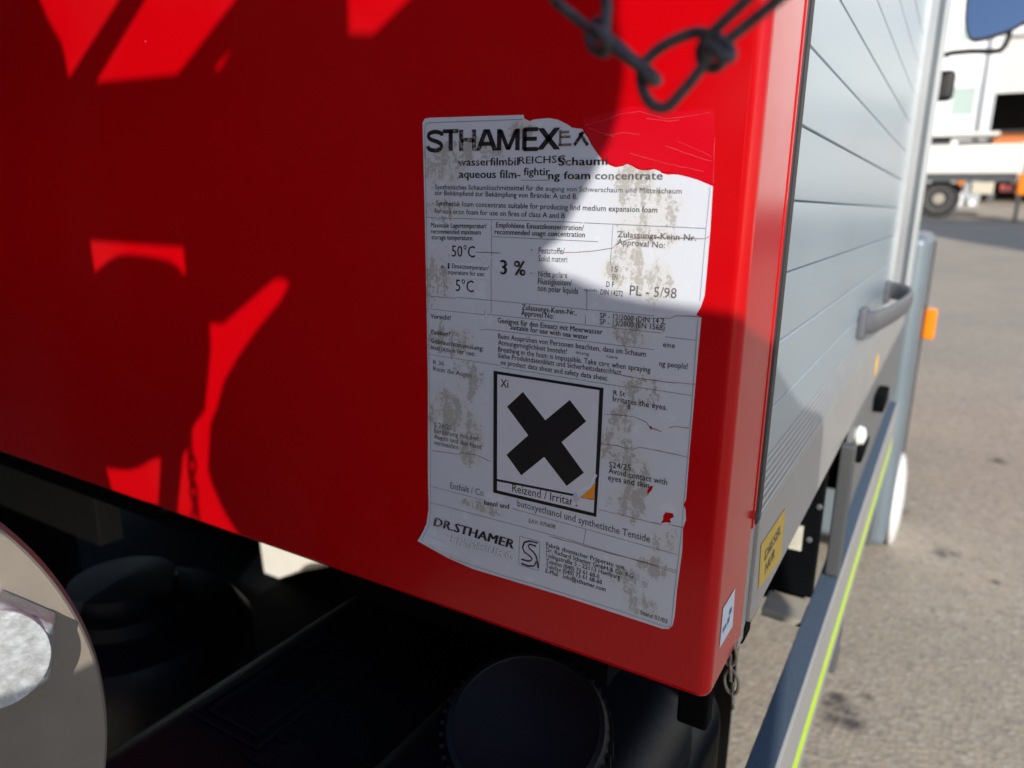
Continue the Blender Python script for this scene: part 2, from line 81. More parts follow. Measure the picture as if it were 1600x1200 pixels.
M = {}
def red_mat():
    m = mat('red_paint', (.56, .0005, .0035), .22, 0, .3, bump=.22, bscale=9, coat=0, bdist=.002)
    n = m.node_tree; b = n.nodes['Principled BSDF']; L = n.links
    tc = [x for x in n.nodes if x.type == 'TEX_COORD'][0]
    # dusty film and little chips
    no = n.nodes.new('ShaderNodeTexNoise'); no.inputs['Scale'].default_value = 5; no.inputs['Detail'].default_value = 9; L.new(tc.outputs['Object'], no.inputs['Vector'])
    r = n.nodes.new('ShaderNodeMapRange'); r.inputs['From Min'].default_value = .5; r.inputs['From Max'].default_value = .8; r.inputs['To Max'].default_value = .025
    L.new(no.outputs['Fac'], r.inputs['Value'])
    vo = n.nodes.new('ShaderNodeTexVoronoi'); vo.inputs['Scale'].default_value = 28; L.new(tc.outputs['Object'], vo.inputs['Vector'])
    wn = n.nodes.new('ShaderNodeMath'); wn.operation = 'LESS_THAN'; wn.inputs[1].default_value = .022; L.new(vo.outputs['Distance'], wn.inputs[0])
    sp = n.nodes.new('ShaderNodeMath'); sp.operation = 'MULTIPLY'; sp.inputs[1].default_value = .35; L.new(wn.outputs[0], sp.inputs[0])
    ad = n.nodes.new('ShaderNodeMath'); ad.operation = 'ADD'; L.new(r.outputs[0], ad.inputs[0]); L.new(sp.outputs[0], ad.inputs[1])
    mx = n.nodes.new('ShaderNodeMix'); mx.data_type = 'RGBA'; mx.inputs[6].default_value = (.52, .0005, .0035, 1); mx.inputs[7].default_value = (.55, .30, .27, 1)
    L.new(ad.outputs[0], mx.inputs[0]); L.new(mx.outputs[2], b.inputs['Base Color'])
    n2 = n.nodes.new('ShaderNodeTexNoise'); n2.inputs['Scale'].default_value = 3; n2.inputs['Detail'].default_value = 6; L.new(tc.outputs['Object'], n2.inputs['Vector'])
    rr = n.nodes.new('ShaderNodeMapRange'); rr.inputs['From Min'].default_value = .3; rr.inputs['From Max'].default_value = .7; rr.inputs['To Min'].default_value = .12; rr.inputs['To Max'].default_value = .26
    L.new(n2.outputs['Fac'], rr.inputs['Value']); L.new(rr.outputs[0], b.inputs['Roughness'])
    return m
M['red'] = red_mat()
M['film'] = mat('red_residue', (.57, .002, .012), .16, 0, .5, bump=.35, bscale=40, bdist=.0006)
M['streak'] = mat('pale_scratch', (.62, .05, .06), .3)
M['rubber'] = mat('black_rubber', (.012, .013, .015), .55, bump=.2, bscale=400)
M['alu'] = mat('aluminium', (.55, .57, .58), .38, .55, .5, var=.05, vscale=12, bump=.05, bscale=900)
M['slat'] = mat('shutter_aluminium', (.40, .485, .54), .28, .35, .5, var=.04, vscale=5, bump=.04, bscale=700)
M['groove'] = mat('shutter_joint', (.16, .17, .17), .7)
M['skirt'] = mat('skirt_aluminium', (.40, .39, .375), .42, .35, .5, var=.05, vscale=9, bump=.05, bscale=700)
M['sill'] = mat('sill_aluminium', (.36, .37, .38), .38, .45, .5, var=.06, vscale=20)
M['grey'] = mat('grey_blue_paint', (.16, .20, .23), .38, .2, .5, var=.08, vscale=4)
M['darkgrey'] = mat('dark_grey_metal', (.10, .105, .11), .55, .3, .4, var=.2, vscale=14)
M['black'] = mat('black_chassis', (.0025, .003, .004), .8, 0, .06, var=.3, vscale=10)
M['plastic'] = mat('black_plastic', (.0045, .0065, .0105), .42, 0, .26, bump=.3, bscale=300, var=.3, vscale=7)
M['white'] = mat('white_paint', (.8, .8, .78), .35, var=.03)
M['amber'] = mat('amber_lens', (.85, .22, .004), .25)
M['yellow'] = mat('yellow_sticker', (.62, .40, .045), .5, var=.08, vscale=60)
M['flu'] = mat('fluorescent_stripe', (.58, .86, .03), .35, var=.06, vscale=40)
M['navy'] = mat('dark_grip', (.035, .05, .075), .5, 0, .5, var=.3, vscale=90, bump=.5, bscale=600)
M['galv'] = mat('galvanised_steel', (.42, .43, .44), .38, .5, .5, bump=.8, bscale=160, col2=(.66, .70, .72), vscale=150, bdist=.001)
M['disc'] = mat('weathered_aluminium', (.25, .215, .175), .5, .3, .5, bump=.25, bscale=500, var=.10, vscale=18, bdist=.0004)
M['wire'] = mat('weathered_wire', (.085, .085, .09), .65, .2, .4, var=.35, vscale=160, bump=.6, bscale=500)
M['ink'] = mat('black_ink', (.012, .012, .016), .5)
M['inkg'] = mat('faded_ink', (.06, .06, .07), .5, col2=(.17, .17, .17), vscale=260)
M['inkb'] = mat('brown_ink', (.24, .19, .16), .5, col2=(.1, .08, .07), vscale=300)
M['line'] = mat('printed_line', (.11, .13, .16), .5)
M['crack'] = mat('crack_red', (.26, .03, .03), .5, col2=(.10, .05, .05), vscale=90)
M['orange'] = mat('orange_print', (.85, .30, .02), .5)
M['paper'] = mat('fresh_paper', (.72, .76, .84), .4)
M['steel'] = mat('shade_plate_steel', (.22, .22, .22), .5, .4, .5, var=.15)
M['bluepr'] = mat('blue_print', (.03, .08, .35), .5)

def ink_mat():      # ink rubbed away in places
    m = M['ink']; n = m.node_tree; L = n.links; b = n.nodes['Principled BSDF']
    tc = [x for x in n.nodes if x.type == 'TEX_COORD'][0]
    a = n.nodes.new('ShaderNodeTexNoise'); a.inputs['Scale'].default_value = 30; a.inputs['Detail'].default_value = 3
    f = n.nodes.new('ShaderNodeTexNoise'); f.inputs['Scale'].default_value = 450; f.inputs['Detail'].default_value = 5
    for x in (a, f): L.new(tc.outputs['Object'], x.inputs['Vector'])
    ad = n.nodes.new('ShaderNodeMath'); ad.operation = 'ADD'; L.new(a.outputs['Fac'], ad.inputs[0]); L.new(f.outputs['Fac'], ad.inputs[1])
    r = n.nodes.new('ShaderNodeMapRange'); r.inputs['From Min'].default_value = 1.12; r.inputs['From Max'].default_value = 1.3; r.inputs['To Max'].default_value = .75
    L.new(ad.outputs[0], r.inputs['Value'])
    mx = n.nodes.new('ShaderNodeMix'); mx.data_type = 'RGBA'; mx.inputs[6].default_value = (.012, .012, .016, 1); mx.inputs[7].default_value = (.42, .39, .34, 1)
    L.new(r.outputs[0], mx.inputs[0]); L.new(mx.outputs[2], b.inputs['Base Color'])
ink_mat()

def label_mat():
    m = bpy.data.materials.new('weathered_label'); m.use_nodes = True; n = m.node_tree; L = n.links; b = n.nodes['Principled BSDF']
    b.inputs['Roughness'].default_value = .38; b.inputs['Specular IOR Level'].default_value = .4
    tc = n.nodes.new('ShaderNodeTexCoord')
    def noise(s, d=6, st=(1, 1, 1), rg=.6):
        mp = n.nodes.new('ShaderNodeMapping'); mp.inputs['Scale'].default_value = st; L.new(tc.outputs['Object'], mp.inputs['Vector'])
        x = n.nodes.new('ShaderNodeTexNoise'); x.inputs['Scale'].default_value = s; x.inputs['Detail'].default_value = d; x.inputs['Roughness'].default_value = rg
        L.new(mp.outputs[0], x.inputs['Vector']); return x.outputs['Fac']
    def mp_(v, a, c, lo=0, hi=1):
        r = n.nodes.new('ShaderNodeMapRange'); r.inputs['From Min'].default_value = a; r.inputs['From Max'].default_value = c
        r.inputs['To Min'].default_value = lo; r.inputs['To Max'].default_value = hi; L.new(v, r.inputs['Value']); return r.outputs[0]
    def ma(op, a, c):
        x = n.nodes.new('ShaderNodeMath'); x.operation = op
        for i, v in enumerate((a, c)):
            if isinstance(v, (int, float)): x.inputs[i].default_value = v
            else: L.new(v, x.inputs[i])
        return x.outputs[0]
    def spot(cx, cz, rx, rz):      # soft mask round a worn place of the label
        mp = n.nodes.new('ShaderNodeMapping'); mp.inputs['Location'].default_value = (-cx / rx, 0, -cz / rz); mp.inputs['Scale'].default_value = (1 / rx, 0, 1 / rz)
        L.new(tc.outputs['Object'], mp.inputs['Vector'])
        v = n.nodes.new('ShaderNodeVectorMath'); v.operation = 'LENGTH'; L.new(mp.outputs[0], v.inputs[0])
        return mp_(v.outputs['Value'], .45, 1.15, 1, 0)
    mask = None
    for q in WORN:
        s_ = spot(*q); mask = s_ if mask is None else ma('MAXIMUM', mask, s_)
    big = noise(85, 8, (1, 1, .6), .7); fine = noise(420, 8, (1, 1, 1), .7); strk = noise(140, 6, (1, 1, .25), .6); warm = noise(16, 4)
    # worn layer: fine speckle within blotches within worn places
    v = ma('ADD', ma('MULTIPLY', mask, .26), ma('MULTIPLY', big, .55))
    st0 = v
    v = ma('ADD', v, ma('MULTIPLY', ma('ADD', fine, strk), .46))
    worn = mp_(v, .975, 1.02); stain = mp_(st0, .40, .56, 0, .7)
    c0 = n.nodes.new('ShaderNodeMix'); c0.data_type = 'RGBA'; c0.inputs[6].default_value = (.62, .655, .735, 1); c0.inputs[7].default_value = (.60, .585, .545, 1); L.new(ma('MULTIPLY', stain, mp_(warm, .4, .6, .35, 1)), c0.inputs[0])
    c1 = n.nodes.new('ShaderNodeMix'); c1.data_type = 'RGBA'; L.new(c0.outputs[2], c1.inputs[6]); c1.inputs[7].default_value = (.36, .345, .32, 1); L.new(ma('MULTIPLY', worn, .72), c1.inputs[0])
    # faint overall mottling and bare bright flakes
    fl = mp_(ma('ADD', noise(55, 3), ma('MULTIPLY', fine, .35)), .80, .85, 0, .55)
    c2 = n.nodes.new('ShaderNodeMix'); c2.data_type = 'RGBA'; L.new(c1.outputs[2], c2.inputs[6]); c2.inputs[7].default_value = (.72, .75, .82, 1); L.new(fl, c2.inputs[0])
    L.new(c2.outputs[2], b.inputs['Base Color'])
    bu = n.nodes.new('ShaderNodeBump'); bu.inputs['Strength'].default_value = .5; bu.inputs['Distance'].default_value = .0007
    L.new(ma('ADD', ma('MULTIPLY', worn, -.25), ma('ADD', noise(26, 3), ma('MULTIPLY', strk, .25))), bu.inputs['Height']); L.new(bu.outputs[0], b.inputs['Normal'])
    return m
WORN = [(-.305, 1.273, .03, .018), (-.285, 1.284, .05, .012), (-.245, 1.295, .02, .01), (-.308, 1.245, .03, .014), (-.312, 1.195, .02, .035), (-.30, 1.155, .035, .02),
        (-.285, 1.13, .02, .03), (-.30, 1.10, .035, .035), (-.282, 1.085, .018, .03), (-.165, 1.255, .022, .045), (-.15, 1.245, .02, .03), (-.17, 1.215, .022, .022),
        (-.15, 1.205, .018, .02), (-.165, 1.175, .018, .015), (-.155, 1.14, .02, .018), (-.165, 1.12, .015, .02), (-.17, 1.10, .02, .02), (-.155, 1.085, .015, .03),
        (-.16, 1.062, .02, .02), (-.135, 1.045, .016, .018), (-.14, 1.025, .022, .012), (-.155, 1.01, .02, .018), (-.145, .995, .018, .012), (-.27, 1.035, .03, .008)]
M['label'] = label_mat()

def ground_mat():
    m = bpy.data.materials.new('asphalt'); m.use_nodes = True; n = m.node_tree; L = n.links; b = n.nodes['Principled BSDF']
    tc = n.nodes.new('ShaderNodeTexCoord'); b.inputs['Roughness'].default_value = .85; b.inputs['Specular IOR Level'].default_value = .25
    def noise(s, d=6):
        x = n.nodes.new('ShaderNodeTexNoise'); x.inputs['Scale'].default_value = s; x.inputs['Detail'].default_value = d; L.new(tc.outputs['Object'], x.inputs['Vector']); return x
    def mixc(f, a, c):
        x = n.nodes.new('ShaderNodeMix'); x.data_type = 'RGBA'; L.new(f, x.inputs[0])
        for i, v in ((6, a), (7, c)):
            if isinstance(v, tuple): x.inputs[i].default_value = (*v, 1)
            else: L.new(v, x.inputs[i])
        return x.outputs[2]
    def mr(v, a, c, lo=0, hi=1):
        r = n.nodes.new('ShaderNodeMapRange'); r.inputs['From Min'].default_value = a; r.inputs['From Max'].default_value = c; r.inputs['To Min'].default_value = lo; r.inputs['To Max'].default_value = hi; L.new(v, r.inputs['Value']); return r.outputs[0]
    base = mixc(mr(noise(1.3).outputs['Fac'], .35, .65), (.315, .272, .215), (.375, .315, .24))
    vo = n.nodes.new('ShaderNodeTexVoronoi'); vo.inputs['Scale'].default_value = 70; L.new(tc.outputs['Object'], vo.inputs['Vector'])
    agg = n.nodes.new('ShaderNodeSeparateColor'); L.new(vo.outputs['Color'], agg.inputs[0])
    c1 = mixc(mr(agg.outputs[0], .55, .95, 0, .5), base, (.17, .16, .15))
    c1 = mixc(mr(agg.outputs[1], .75, 1, 0, .5), c1, (.44, .41, .37))
    c1 = mixc(mr(noise(9, 8).outputs['Fac'], .55, .75, 0, .2), c1, (.21, .195, .18))
    # oil and dirt spots
    nz = noise(22, 5); msk = None
    for gx, gy, gr in STAINS:
        sb = n.nodes.new('ShaderNodeVectorMath'); sb.operation = 'DISTANCE'; L.new(tc.outputs['Object'], sb.inputs[0]); sb.inputs[1].default_value = (gx, gy, SL * gy)
        d = mr(sb.outputs['Value'], gr * .5, gr * 1.8, 1, 0)
        if msk is None: msk = d
        else:
            mm = n.nodes.new('ShaderNodeMath'); mm.operation = 'MAXIMUM'; L.new(msk, mm.inputs[0]); L.new(d, mm.inputs[1]); msk = mm.outputs[0]
    ml = n.nodes.new('ShaderNodeMath'); ml.operation = 'MULTIPLY'; L.new(msk, ml.inputs[0]); L.new(mr(nz.outputs['Fac'], .35, .55, .2, .9), ml.inputs[1])
    c2 = mixc(ml.outputs[0], c1, (.055, .05, .05)); L.new(c2, b.inputs['Base Color'])
    bu = n.nodes.new('ShaderNodeBump'); bu.inputs['Strength'].default_value = .6; bu.inputs['Distance'].default_value = .004; L.new(vo.outputs['Distance'], bu.inputs['Height']); L.new(bu.outputs[0], b.inputs['Normal'])
    return m
SL = .052
M['asphalt'] = ground_mat()

# ------------------------------------------------------------------ mesh helpers
def new_obj(name, verts, faces, m, parent=None, smooth=False, loc=None):
    me = bpy.data.meshes.new(name); me.from_pydata([tuple(v) for v in verts], [], faces); me.update()
    bm = bmesh.new(); bm.from_mesh(me); bmesh.ops.recalc_face_normals(bm, faces=bm.faces); bm.to_mesh(me); bm.free()
    me.materials.append(m); o = bpy.data.objects.new(name, me); C.objects.link(o)
    if parent: o.parent = parent
    if smooth:
        for p in me.polygons: p.use_smooth = True
    return o
def bevel(o, wd, seg=3, ang=30):
    b = o.modifiers.new('bevel', 'BEVEL'); b.width = wd; b.segments = seg; b.limit_method = 'ANGLE'; b.angle_limit = math.radians(ang)
    for p in o.data.polygons: p.use_smooth = True
    wn = o.modifiers.new('wn', 'WEIGHTED_NORMAL'); wn.keep_sharp = True
    return o
BF = [(0, 1, 3, 2), (4, 6, 7, 5), (0, 4, 5, 1), (2, 3, 7, 6), (0, 2, 6, 4), (1, 5, 7, 3)]
def boxv(a, b): return [(x, y, z) for x in (a[0], b[0]) for y in (a[1], b[1]) for z in (a[2], b[2])]
def box(name, a, b, m, parent=None, bev=0, seg=3):
    o = new_obj(name, boxv(a, b), BF, m, parent)
    if bev: bevel(o, bev, seg)
    return o
def boxes(name, lst, m, parent=None, bev=0):
    first = None
    for a, b in lst:
        o = box(name, a, b, m, parent, bev, 2); first = first or o
    return first
def joined(name, lst, m, parent=None, bev=0):
    v = []; f = []
    for a, b in lst:
        k = len(v); v += boxv(a, b); f += [tuple(i + k for i in q) for q in BF]
    o = new_obj(name, v, f, m, parent)
    if bev: bevel(o, bev, 2)
    return o
def prism_y(name, prof, y0, y1, m, parent=None, bev=0):     # profile in x,z run along y
    n = len(prof); v = [(x, y0, z) for x, z in prof] + [(x, y1, z) for x, z in prof]
    f = [tuple(range(n)), tuple(range(2 * n - 1, n - 1, -1))] + [(i, (i + 1) % n, n + (i + 1) % n, n + i) for i in range(n)]
    o = new_obj(name, v, f, m, parent)
    if bev: bevel(o, bev, 2)
    return o
def plate_xz(name, outer, holes, y0, y1, m, parent=None, to=None):   # polygon with holes in the x,z plane, from y0 to y1 (mm data)
    loops = [[(p[0] / 1000, p[1] / 1000) for p in l] for l in [outer] + holes]
    tri = tessellate_polygon([[Vector((p[0], p[1], 0)) for p in l] for l in loops])
    flat = [p for l in loops for p in l]; n = len(flat)
    v = [(p[0], y0, p[1]) for p in flat] + [(p[0], y1, p[1]) for p in flat]
    f = [tuple(t) for t in tri] + [tuple(n + i for i in reversed(t)) for t in tri]
    k = 0
    for l in loops:
        f += [(k + i, k + (i + 1) % len(l), n + k + (i + 1) % len(l), n + k + i) for i in range(len(l))]; k += len(l)
    return new_obj(name, v, f, m, parent)
def tube_vf(pts, r, seg=8, flat=1):
    pts = [Vector(p) for p in pts]; v = []; f = []; up = Vector((0, 0, 1)); prev = None
    for i, p in enumerate(pts):
        t = (pts[min(i + 1, len(pts) - 1)] - pts[max(i - 1, 0)]).normalized()
        if prev is None: a = t.cross(up); a = a if a.length > .01 else t.cross(Vector((1, 0, 0)))
        else: a = prev - t * prev.dot(t)
        a.normalize(); prev = a; b = t.cross(a)
        rr = r[i] if isinstance(r, list) else r
        for k in range(seg): v.append(p + a * math.cos(2 * PI * k / seg) * rr + b * math.sin(2 * PI * k / seg) * rr * flat)
    for i in range(len(pts) - 1):
        for k in range(seg): f.append((i * seg + k, i * seg + (k + 1) % seg, (i + 1) * seg + (k + 1) % seg, (i + 1) * seg + k))
    f.append(tuple(range(seg - 1, -1, -1))); f.append(tuple((len(pts) - 1) * seg + k for k in range(seg)))
    return v, f
def smooth_path(pts, sub=4):
    pts = [Vector(p) for p in pts]; out = []
    for i in range(len(pts) - 1):
        p0 = pts[max(i - 1, 0)]; p1 = pts[i]; p2 = pts[i + 1]; p3 = pts[min(i + 2, len(pts) - 1)]
        for k in range(sub):
            t = k / sub; out.append(.5 * ((2 * p1) + (p2 - p0) * t + (2 * p0 - 5 * p1 + 4 * p2 - p3) * t * t + (3 * p1 - p0 - 3 * p2 + p3) * t ** 3))
    return out + [pts[-1]]
def tube(name, paths, r, m, parent=None, seg=10, sub=5, flat=1):
    v = []; f = []
    for p in paths:
        a, b = tube_vf(smooth_path(p, sub), r, seg, flat); k = len(v); v += a; f += [tuple(i + k for i in q) for q in b]
    return new_obj(name, v, f, m, parent, smooth=True)
def lathe(name, prof, m, parent=None, seg=48, mw=None, smooth=True):   # profile r,h about local z
    v = []; f = []
    for r, h in prof:
        for k in range(seg): v.append((r * math.cos(2 * PI * k / seg), r * math.sin(2 * PI * k / seg), h))
    for i in range(len(prof) - 1):
        for k in range(seg): f.append((i * seg + k, i * seg + (k + 1) % seg, (i + 1) * seg + (k + 1) % seg, (i + 1) * seg + k))
    f.append(tuple(range(seg - 1, -1, -1))); f.append(tuple((len(prof) - 1) * seg + k for k in range(seg)))
    if mw: v = [mw @ Vector(q) for q in v]
    o = new_obj(name, v, f, m, parent)
    if smooth:
        for p in o.data.polygons: p.use_smooth = len(p.vertices) == 4
        e = o.modifiers.new('es', 'EDGE_SPLIT'); e.split_angle = math.radians(40)
    return o
def thing(name, label, cat, loc=(0, 0, 0), group=None):
    o = bpy.data.objects.new(name, None); C.objects.link(o); o.location = (0, 0, 0); o['label'] = label; o['category'] = cat
    o.empty_display_size = .05
    if group: o['group'] = group
    o['_base'] = loc
    return o
def tag(o, label, cat, group=None):
    o['label'] = label; o['category'] = cat
    if group: o['group'] = group
    return o
_font = {}
def text_mesh(body, bold=0):
    bold = bold + .004 if bold else .006
    key = (body, bold)
    if key in _font: return _font[key]
    c = bpy.data.curves.new('t', 'FONT'); c.body = body; c.size = 1; c.resolution_u = 2; c.space_character = 1 + 1.4 * bold
    o = bpy.data.objects.new('t', c); C.objects.link(o)
    dg = bpy.context.evaluated_depsgraph_get(); dg.update()
    me = bpy.data.meshes.new_from_object(o.evaluated_get(dg))
    vs = [(v.co.x, v.co.y) for v in me.vertices]; fs = [tuple(p.vertices) for p in me.polygons]
    bpy.data.objects.remove(o); bpy.data.curves.remove(c); bpy.data.meshes.remove(me)
    x0 = min(v[0] for v in vs); x1 = max(v[0] for v in vs)
    n = len(vs); out = []; of = []
    for l, d in enumerate((-bold, 0, bold)):      # heavier strokes: the outline printed three times, a hair apart
        out += [((x + d - x0 + bold) / (x1 - x0 + 2 * bold), y / .69, l) for x, y in vs]; of += [tuple(i + l * n for i in f) for f in fs]
    r = (out, of); _font[key] = r; return r

# ------------------------------------------------------------------ ground (slopes gently up, away from the rear of the truck)
SL = .052
def gz(y): return SL * y
g = new_obj('ground', [(-120, -60, gz(-60)), (120, -60, gz(-60)), (120, 300, gz(300)), (-120, 300, gz(300))], [(0, 1, 2, 3)], M['asphalt'])
g['kind'] = 'structure'

# ------------------------------------------------------------------ depot building
YB = 28.0
bd = thing('depot_building', 'white depot building with pale window, grey downpipe and half open shutter gate', 'building', (8, YB, gz(YB)))
z0 = gz(YB) - .5
wall = mat('white_render', (.84, .84, .82), .7, var=.03, vscale=.6)
wm = joined('wall', [((-26, YB, z0), (-.80, YB + 8, 10)), ((-.05, YB, z0), (.37, YB + 8, 10)), ((-.80, YB, z0), (-.05, YB + 8, 4.17)), ((-.80, YB, 5.12), (-.05, YB + 8, 6.35)),
                    ((-.8, YB, 7.5), (-.05, YB + 8, 10)), ((-.8, YB + .25, 6.35), (-.05, YB + 8, 7.5)), ((-.80, YB + .25, 4.17), (-.05, YB + 8, 5.12)),
                    ((.37, YB, 6.5), (4.2, YB + 8, 10)), ((4.2, YB, z0), (20, YB + 8, 10))], wall, bd)
glass = mat('pale_green_glass', (.42, .50, .45), .12, 0, .6)
for a, b in (((-.80, 4.17), (-.05, 5.12)), ((-.80, 6.35), (-.05, 7.5))):
    wf = joined('window', [((a[0], YB + .02, a[1]), (a[0] + .07, YB + .1, b[1])), ((b[0] - .07, YB + .02, a[1]), (b[0], YB + .1, b[1])), ((a[0] + .07, YB + .02, a[1]), (b[0] - .07, YB + .1, a[1] + .07)), ((a[0] + .07, YB + .02, b[1] - .07), (b[0] - .07, YB + .1, b[1]))], M['white'], bd)
    box('pane', (a[0] + .07, YB + .05, a[1] + .07), (b[0] - .07, YB + .08, b[1] - .07), glass, wf)
tube('downpipe', [[(.12, YB - .09, 9.9), (.12, YB - .09, 5), (.12, YB - .09, z0 + .3)]], .06, mat('pipe_grey', (.42, .42, .43), .5), bd, 12, 1)
gate = bpy.data.objects.new('roller_gate', None); C.objects.link(gate); gate.parent = bd
gm = mat('gate_slat', (.62, .60, .56), .5, .1)
for i in range(9): box('slat', (.44, YB + .15, 4.86 + i * .19), (4.13, YB + .2, 4.86 + i * .19 + .175), gm, gate)
boxes('gate_frame', [((.37, YB - .03, z0), (.44, YB + .25, 6.5)), ((4.13, YB - .03, z0), (4.2, YB + .25, 6.5))], M['alu'], bd)
box('hall_interior', (.5, YB + 7.0, z0), (4.1, YB + 7.2, 6.4), mat('hall_dark', (.05, .045, .045), .9), bd)
box('hall_floor', (.5, YB + .3, z0), (4.1, YB + 7, gz(YB) + .02), mat('hall_floor', (.12, .11, .10), .8), bd)
lv = mat('louvre_white', (.78, .79, .80), .5)
for i in range(9): box('louvre', (.44, YB - .035, 6.55 + i * .19), (4.13, YB - .002, 6.55 + i * .19 + .15), lv, bd)
ob = box('orange_crate', (.6, YB + 2, 3.0), (2.8, YB + 2.8, 3.85), mat('rust_orange', (.55, .16, .04), .6), None, .03)
tag(ob, 'rust orange crate standing in the dark open gate of the white depot', 'crate')
box('rim', (.55, YB + 1.96, 3.86), (2.85, YB + 2.84, 3.94), M['darkgrey'], ob)
boxes('foot', [((.7, YB + 2.1, gz(YB + 2) + .0), (.9, YB + 2.7, 3.0)), ((2.5, YB + 2.1, gz(YB + 2)), (2.7, YB + 2.7, 3.0))], M['darkgrey'], ob)

# ------------------------------------------------------------------ white dropside truck far off
YT = 21.0; zt = gz(YT)
tk = thing('dropside_truck', 'cream white dropside lorry parked across the yard in front of the depot', 'truck', (-2, YT, zt))
cream = mat('cream_panel', (.84, .80, .70), .5, var=.03, vscale=1)
beds = box('load_bed', (-5.2, YT, 2.10), (1.02, YT + 2.3, 2.17), M['darkgrey'], tk)
for i in range(5): box('dropside_panel', (-5.2 + i * 1.244, YT - .03, 2.17), (-5.2 + i * 1.244 + 1.225, YT, 2.83), cream, tk, .008)
box('tail_post', (1.02, YT - .05, 2.0), (1.12, YT + 2.3, 2.86), cream, tk)
box('side_rail', (-5.2, YT + .03, 1.98), (1.02, YT + .12, 2.10), M['darkgrey'], tk)
boxes('load', [((-1.0, YT + .4, 2.83), (-.45, YT + .9, 3.05)), ((-.3, YT + .5, 2.83), (.35, YT + 1.0, 2.96))], M['darkgrey'], tk)
box('cargo_lid', (-1.4, YT + .2, 3.05), (.55, YT + 1.2, 3.13), cream, tk)
def wheel(px, y, r):
    mw = Matrix.Translation((px, y, gz(y) + r)) @ Matrix.Rotation(PI / 2, 4, 'X')
    wh = lathe('wheel', [(r * .62, -.14), (r * .97, -.12), (r, -.06), (r, .06), (r * .97, .12), (r * .62, .14)], mat('tyre', (.035, .035, .036), .85), tk, 40, mw)
    lathe('rim', [(r * .6, .08), (r * .6, .145), (r * .53, .13), (r * .5, .05), (r * .3, .05), (r * .28, .15), (.02, .16)], mat('rim_paint', (.38, .33, .26), .5), wh, 32, mw)
wheel(-.52, YT + .3, .46); wheel(-4.1, YT + .3, .46)
arch = [(-.52 + .56 * math.cos(a), zt + .46 + .56 * math.sin(a)) for a in [PI * i / 12 for i in range(-1, 13)]]
v = [(x, y, z) for y in (YT + .04, YT + .5) for x, z in arch]; na = len(arch)
fo = new_obj('mudguard', v, [(i, i + 1, na + i + 1, na + i) for i in range(na - 1)], mat('mudguard_grey', (.28, .27, .25), .6), tk); so = fo.modifiers.new('s', 'SOLIDIFY'); so.thickness = .03
box('tool_box', (.14, YT + .05, 1.68), (.60, YT + .5, 1.97), mat('box_beige', (.62, .56, .42), .5), tk, .02)
boxes('bracket', [((-.0, YT + .1, 1.62), (.1, YT + .2, 1.98)), ((.05, YT + .06, 1.56), (.35, YT + .16, 1.67))], M['galv'], tk)
box('side_lamp', (-.16, YT - .02, 1.90), (-.02, YT + .03, 1.98), M['amber'], tk)
box('tail_lamp', (.72, YT + .0, 1.74), (.98, YT + .2, 1.90), mat('tail_red', (.8, .16, .12), .3), tk, .02)
box('cab', (-7.2, YT, 1.5), (-5.4, YT + 2.3, 3.9), cream, tk, .15)
boxes('chassis', [((-5.2, YT + .6, 1.75), (1.0, YT + .75, 1.97)), ((-5.2, YT + 1.5, 1.75), (1.0, YT + 1.65, 1.97))], M['black'], tk)
oc = box('orange_bollard_box', (1.02, YT - .75, gz(YT) + .55), (1.6, YT - .35, gz(YT) + 1.05), M['amber'], None, .05)
oc.name = 'orange_barrier'; tag(oc, 'bright orange barrier block at the tail of the cream lorry', 'barrier')
boxes('leg', [((1.06, YT - .7, gz(YT - .7)), (1.12, YT - .4, gz(YT) + .55)), ((1.48, YT - .7, gz(YT - .7)), (1.54, YT - .4, gz(YT) + .55))], M['darkgrey'], oc)

# ------------------------------------------------------------------ added unseen block right of the frame; throws the shadow band over the yard
ct = thing('band_shadow_block', 'added cream board clad block right of the lane, unseen, casting the shadow band over the yard', 'building', (7, 10.5, gz(10)))
box('wall', (3.8, 8.3, gz(8.0)), (12, 12.8, gz(12) + 5.2), cream, ct)
for i in range(24): box('board', (3.84 + i * .33, 8.27, gz(8.3) + .1), (4.14 + i * .33, 8.299, gz(12) + 5.1), cream, ct)
box('roof', (3.6, 8.1, gz(12) + 5.201), (12.2, 13.0, gz(12) + 5.35), M['darkgrey'], ct)

# ------------------------------------------------------------------ the fire truck
ft = thing('fire_truck', 'red fire engine with worn foam concentrate label on its rear corner and aluminium roller shutter', 'fire truck', (-1.2, 1.5, gz(1.5)))
XS = -.0972
def rounded_panel():
    v = boxv((-2.35, 0, .940), (XS, .0832, 2.9)); o = new_obj('rear_panel', v, BF, M['red'], ft)
    bm = bmesh.new(); bm.from_mesh(o.data); bm.edges.ensure_lookup_table()
    def sel(fn): return [e for e in bm.edges if all(fn(q.co) for q in e.verts)]
    e1 = sel(lambda c: abs(c.x - XS) < 1e-5 and abs(c.y) < 1e-5)
    bmesh.ops.bevel(bm, geom=e1, offset=.0085, segments=7, profile=.5, affect='EDGES')
    e2 = [e for e in bm.edges if all(abs(q.co.z - .940) < 1e-5 for q in e.verts) and not all(abs(q.co.y - .0832) < 1e-5 for q in e.verts)]
    bmesh.ops.bevel(bm, geom=e2, offset=.0055, segments=4, profile=.5, affect='EDGES')
    bm.to_mesh(o.data); bm.free()
    for p in o.data.polygons: p.use_smooth = True
    o.data.set_sharp_from_angle(angle=math.radians(50))
    wn = o.modifiers.new('wn', 'WEIGHTED_NORMAL'); wn.keep_sharp = True
    return o
rp = rounded_panel()
box('panel_lip', (-0.1188, 0.0838, 1.0286), (-0.0964, 0.0905, 3.032), M['red'], ft, .001)
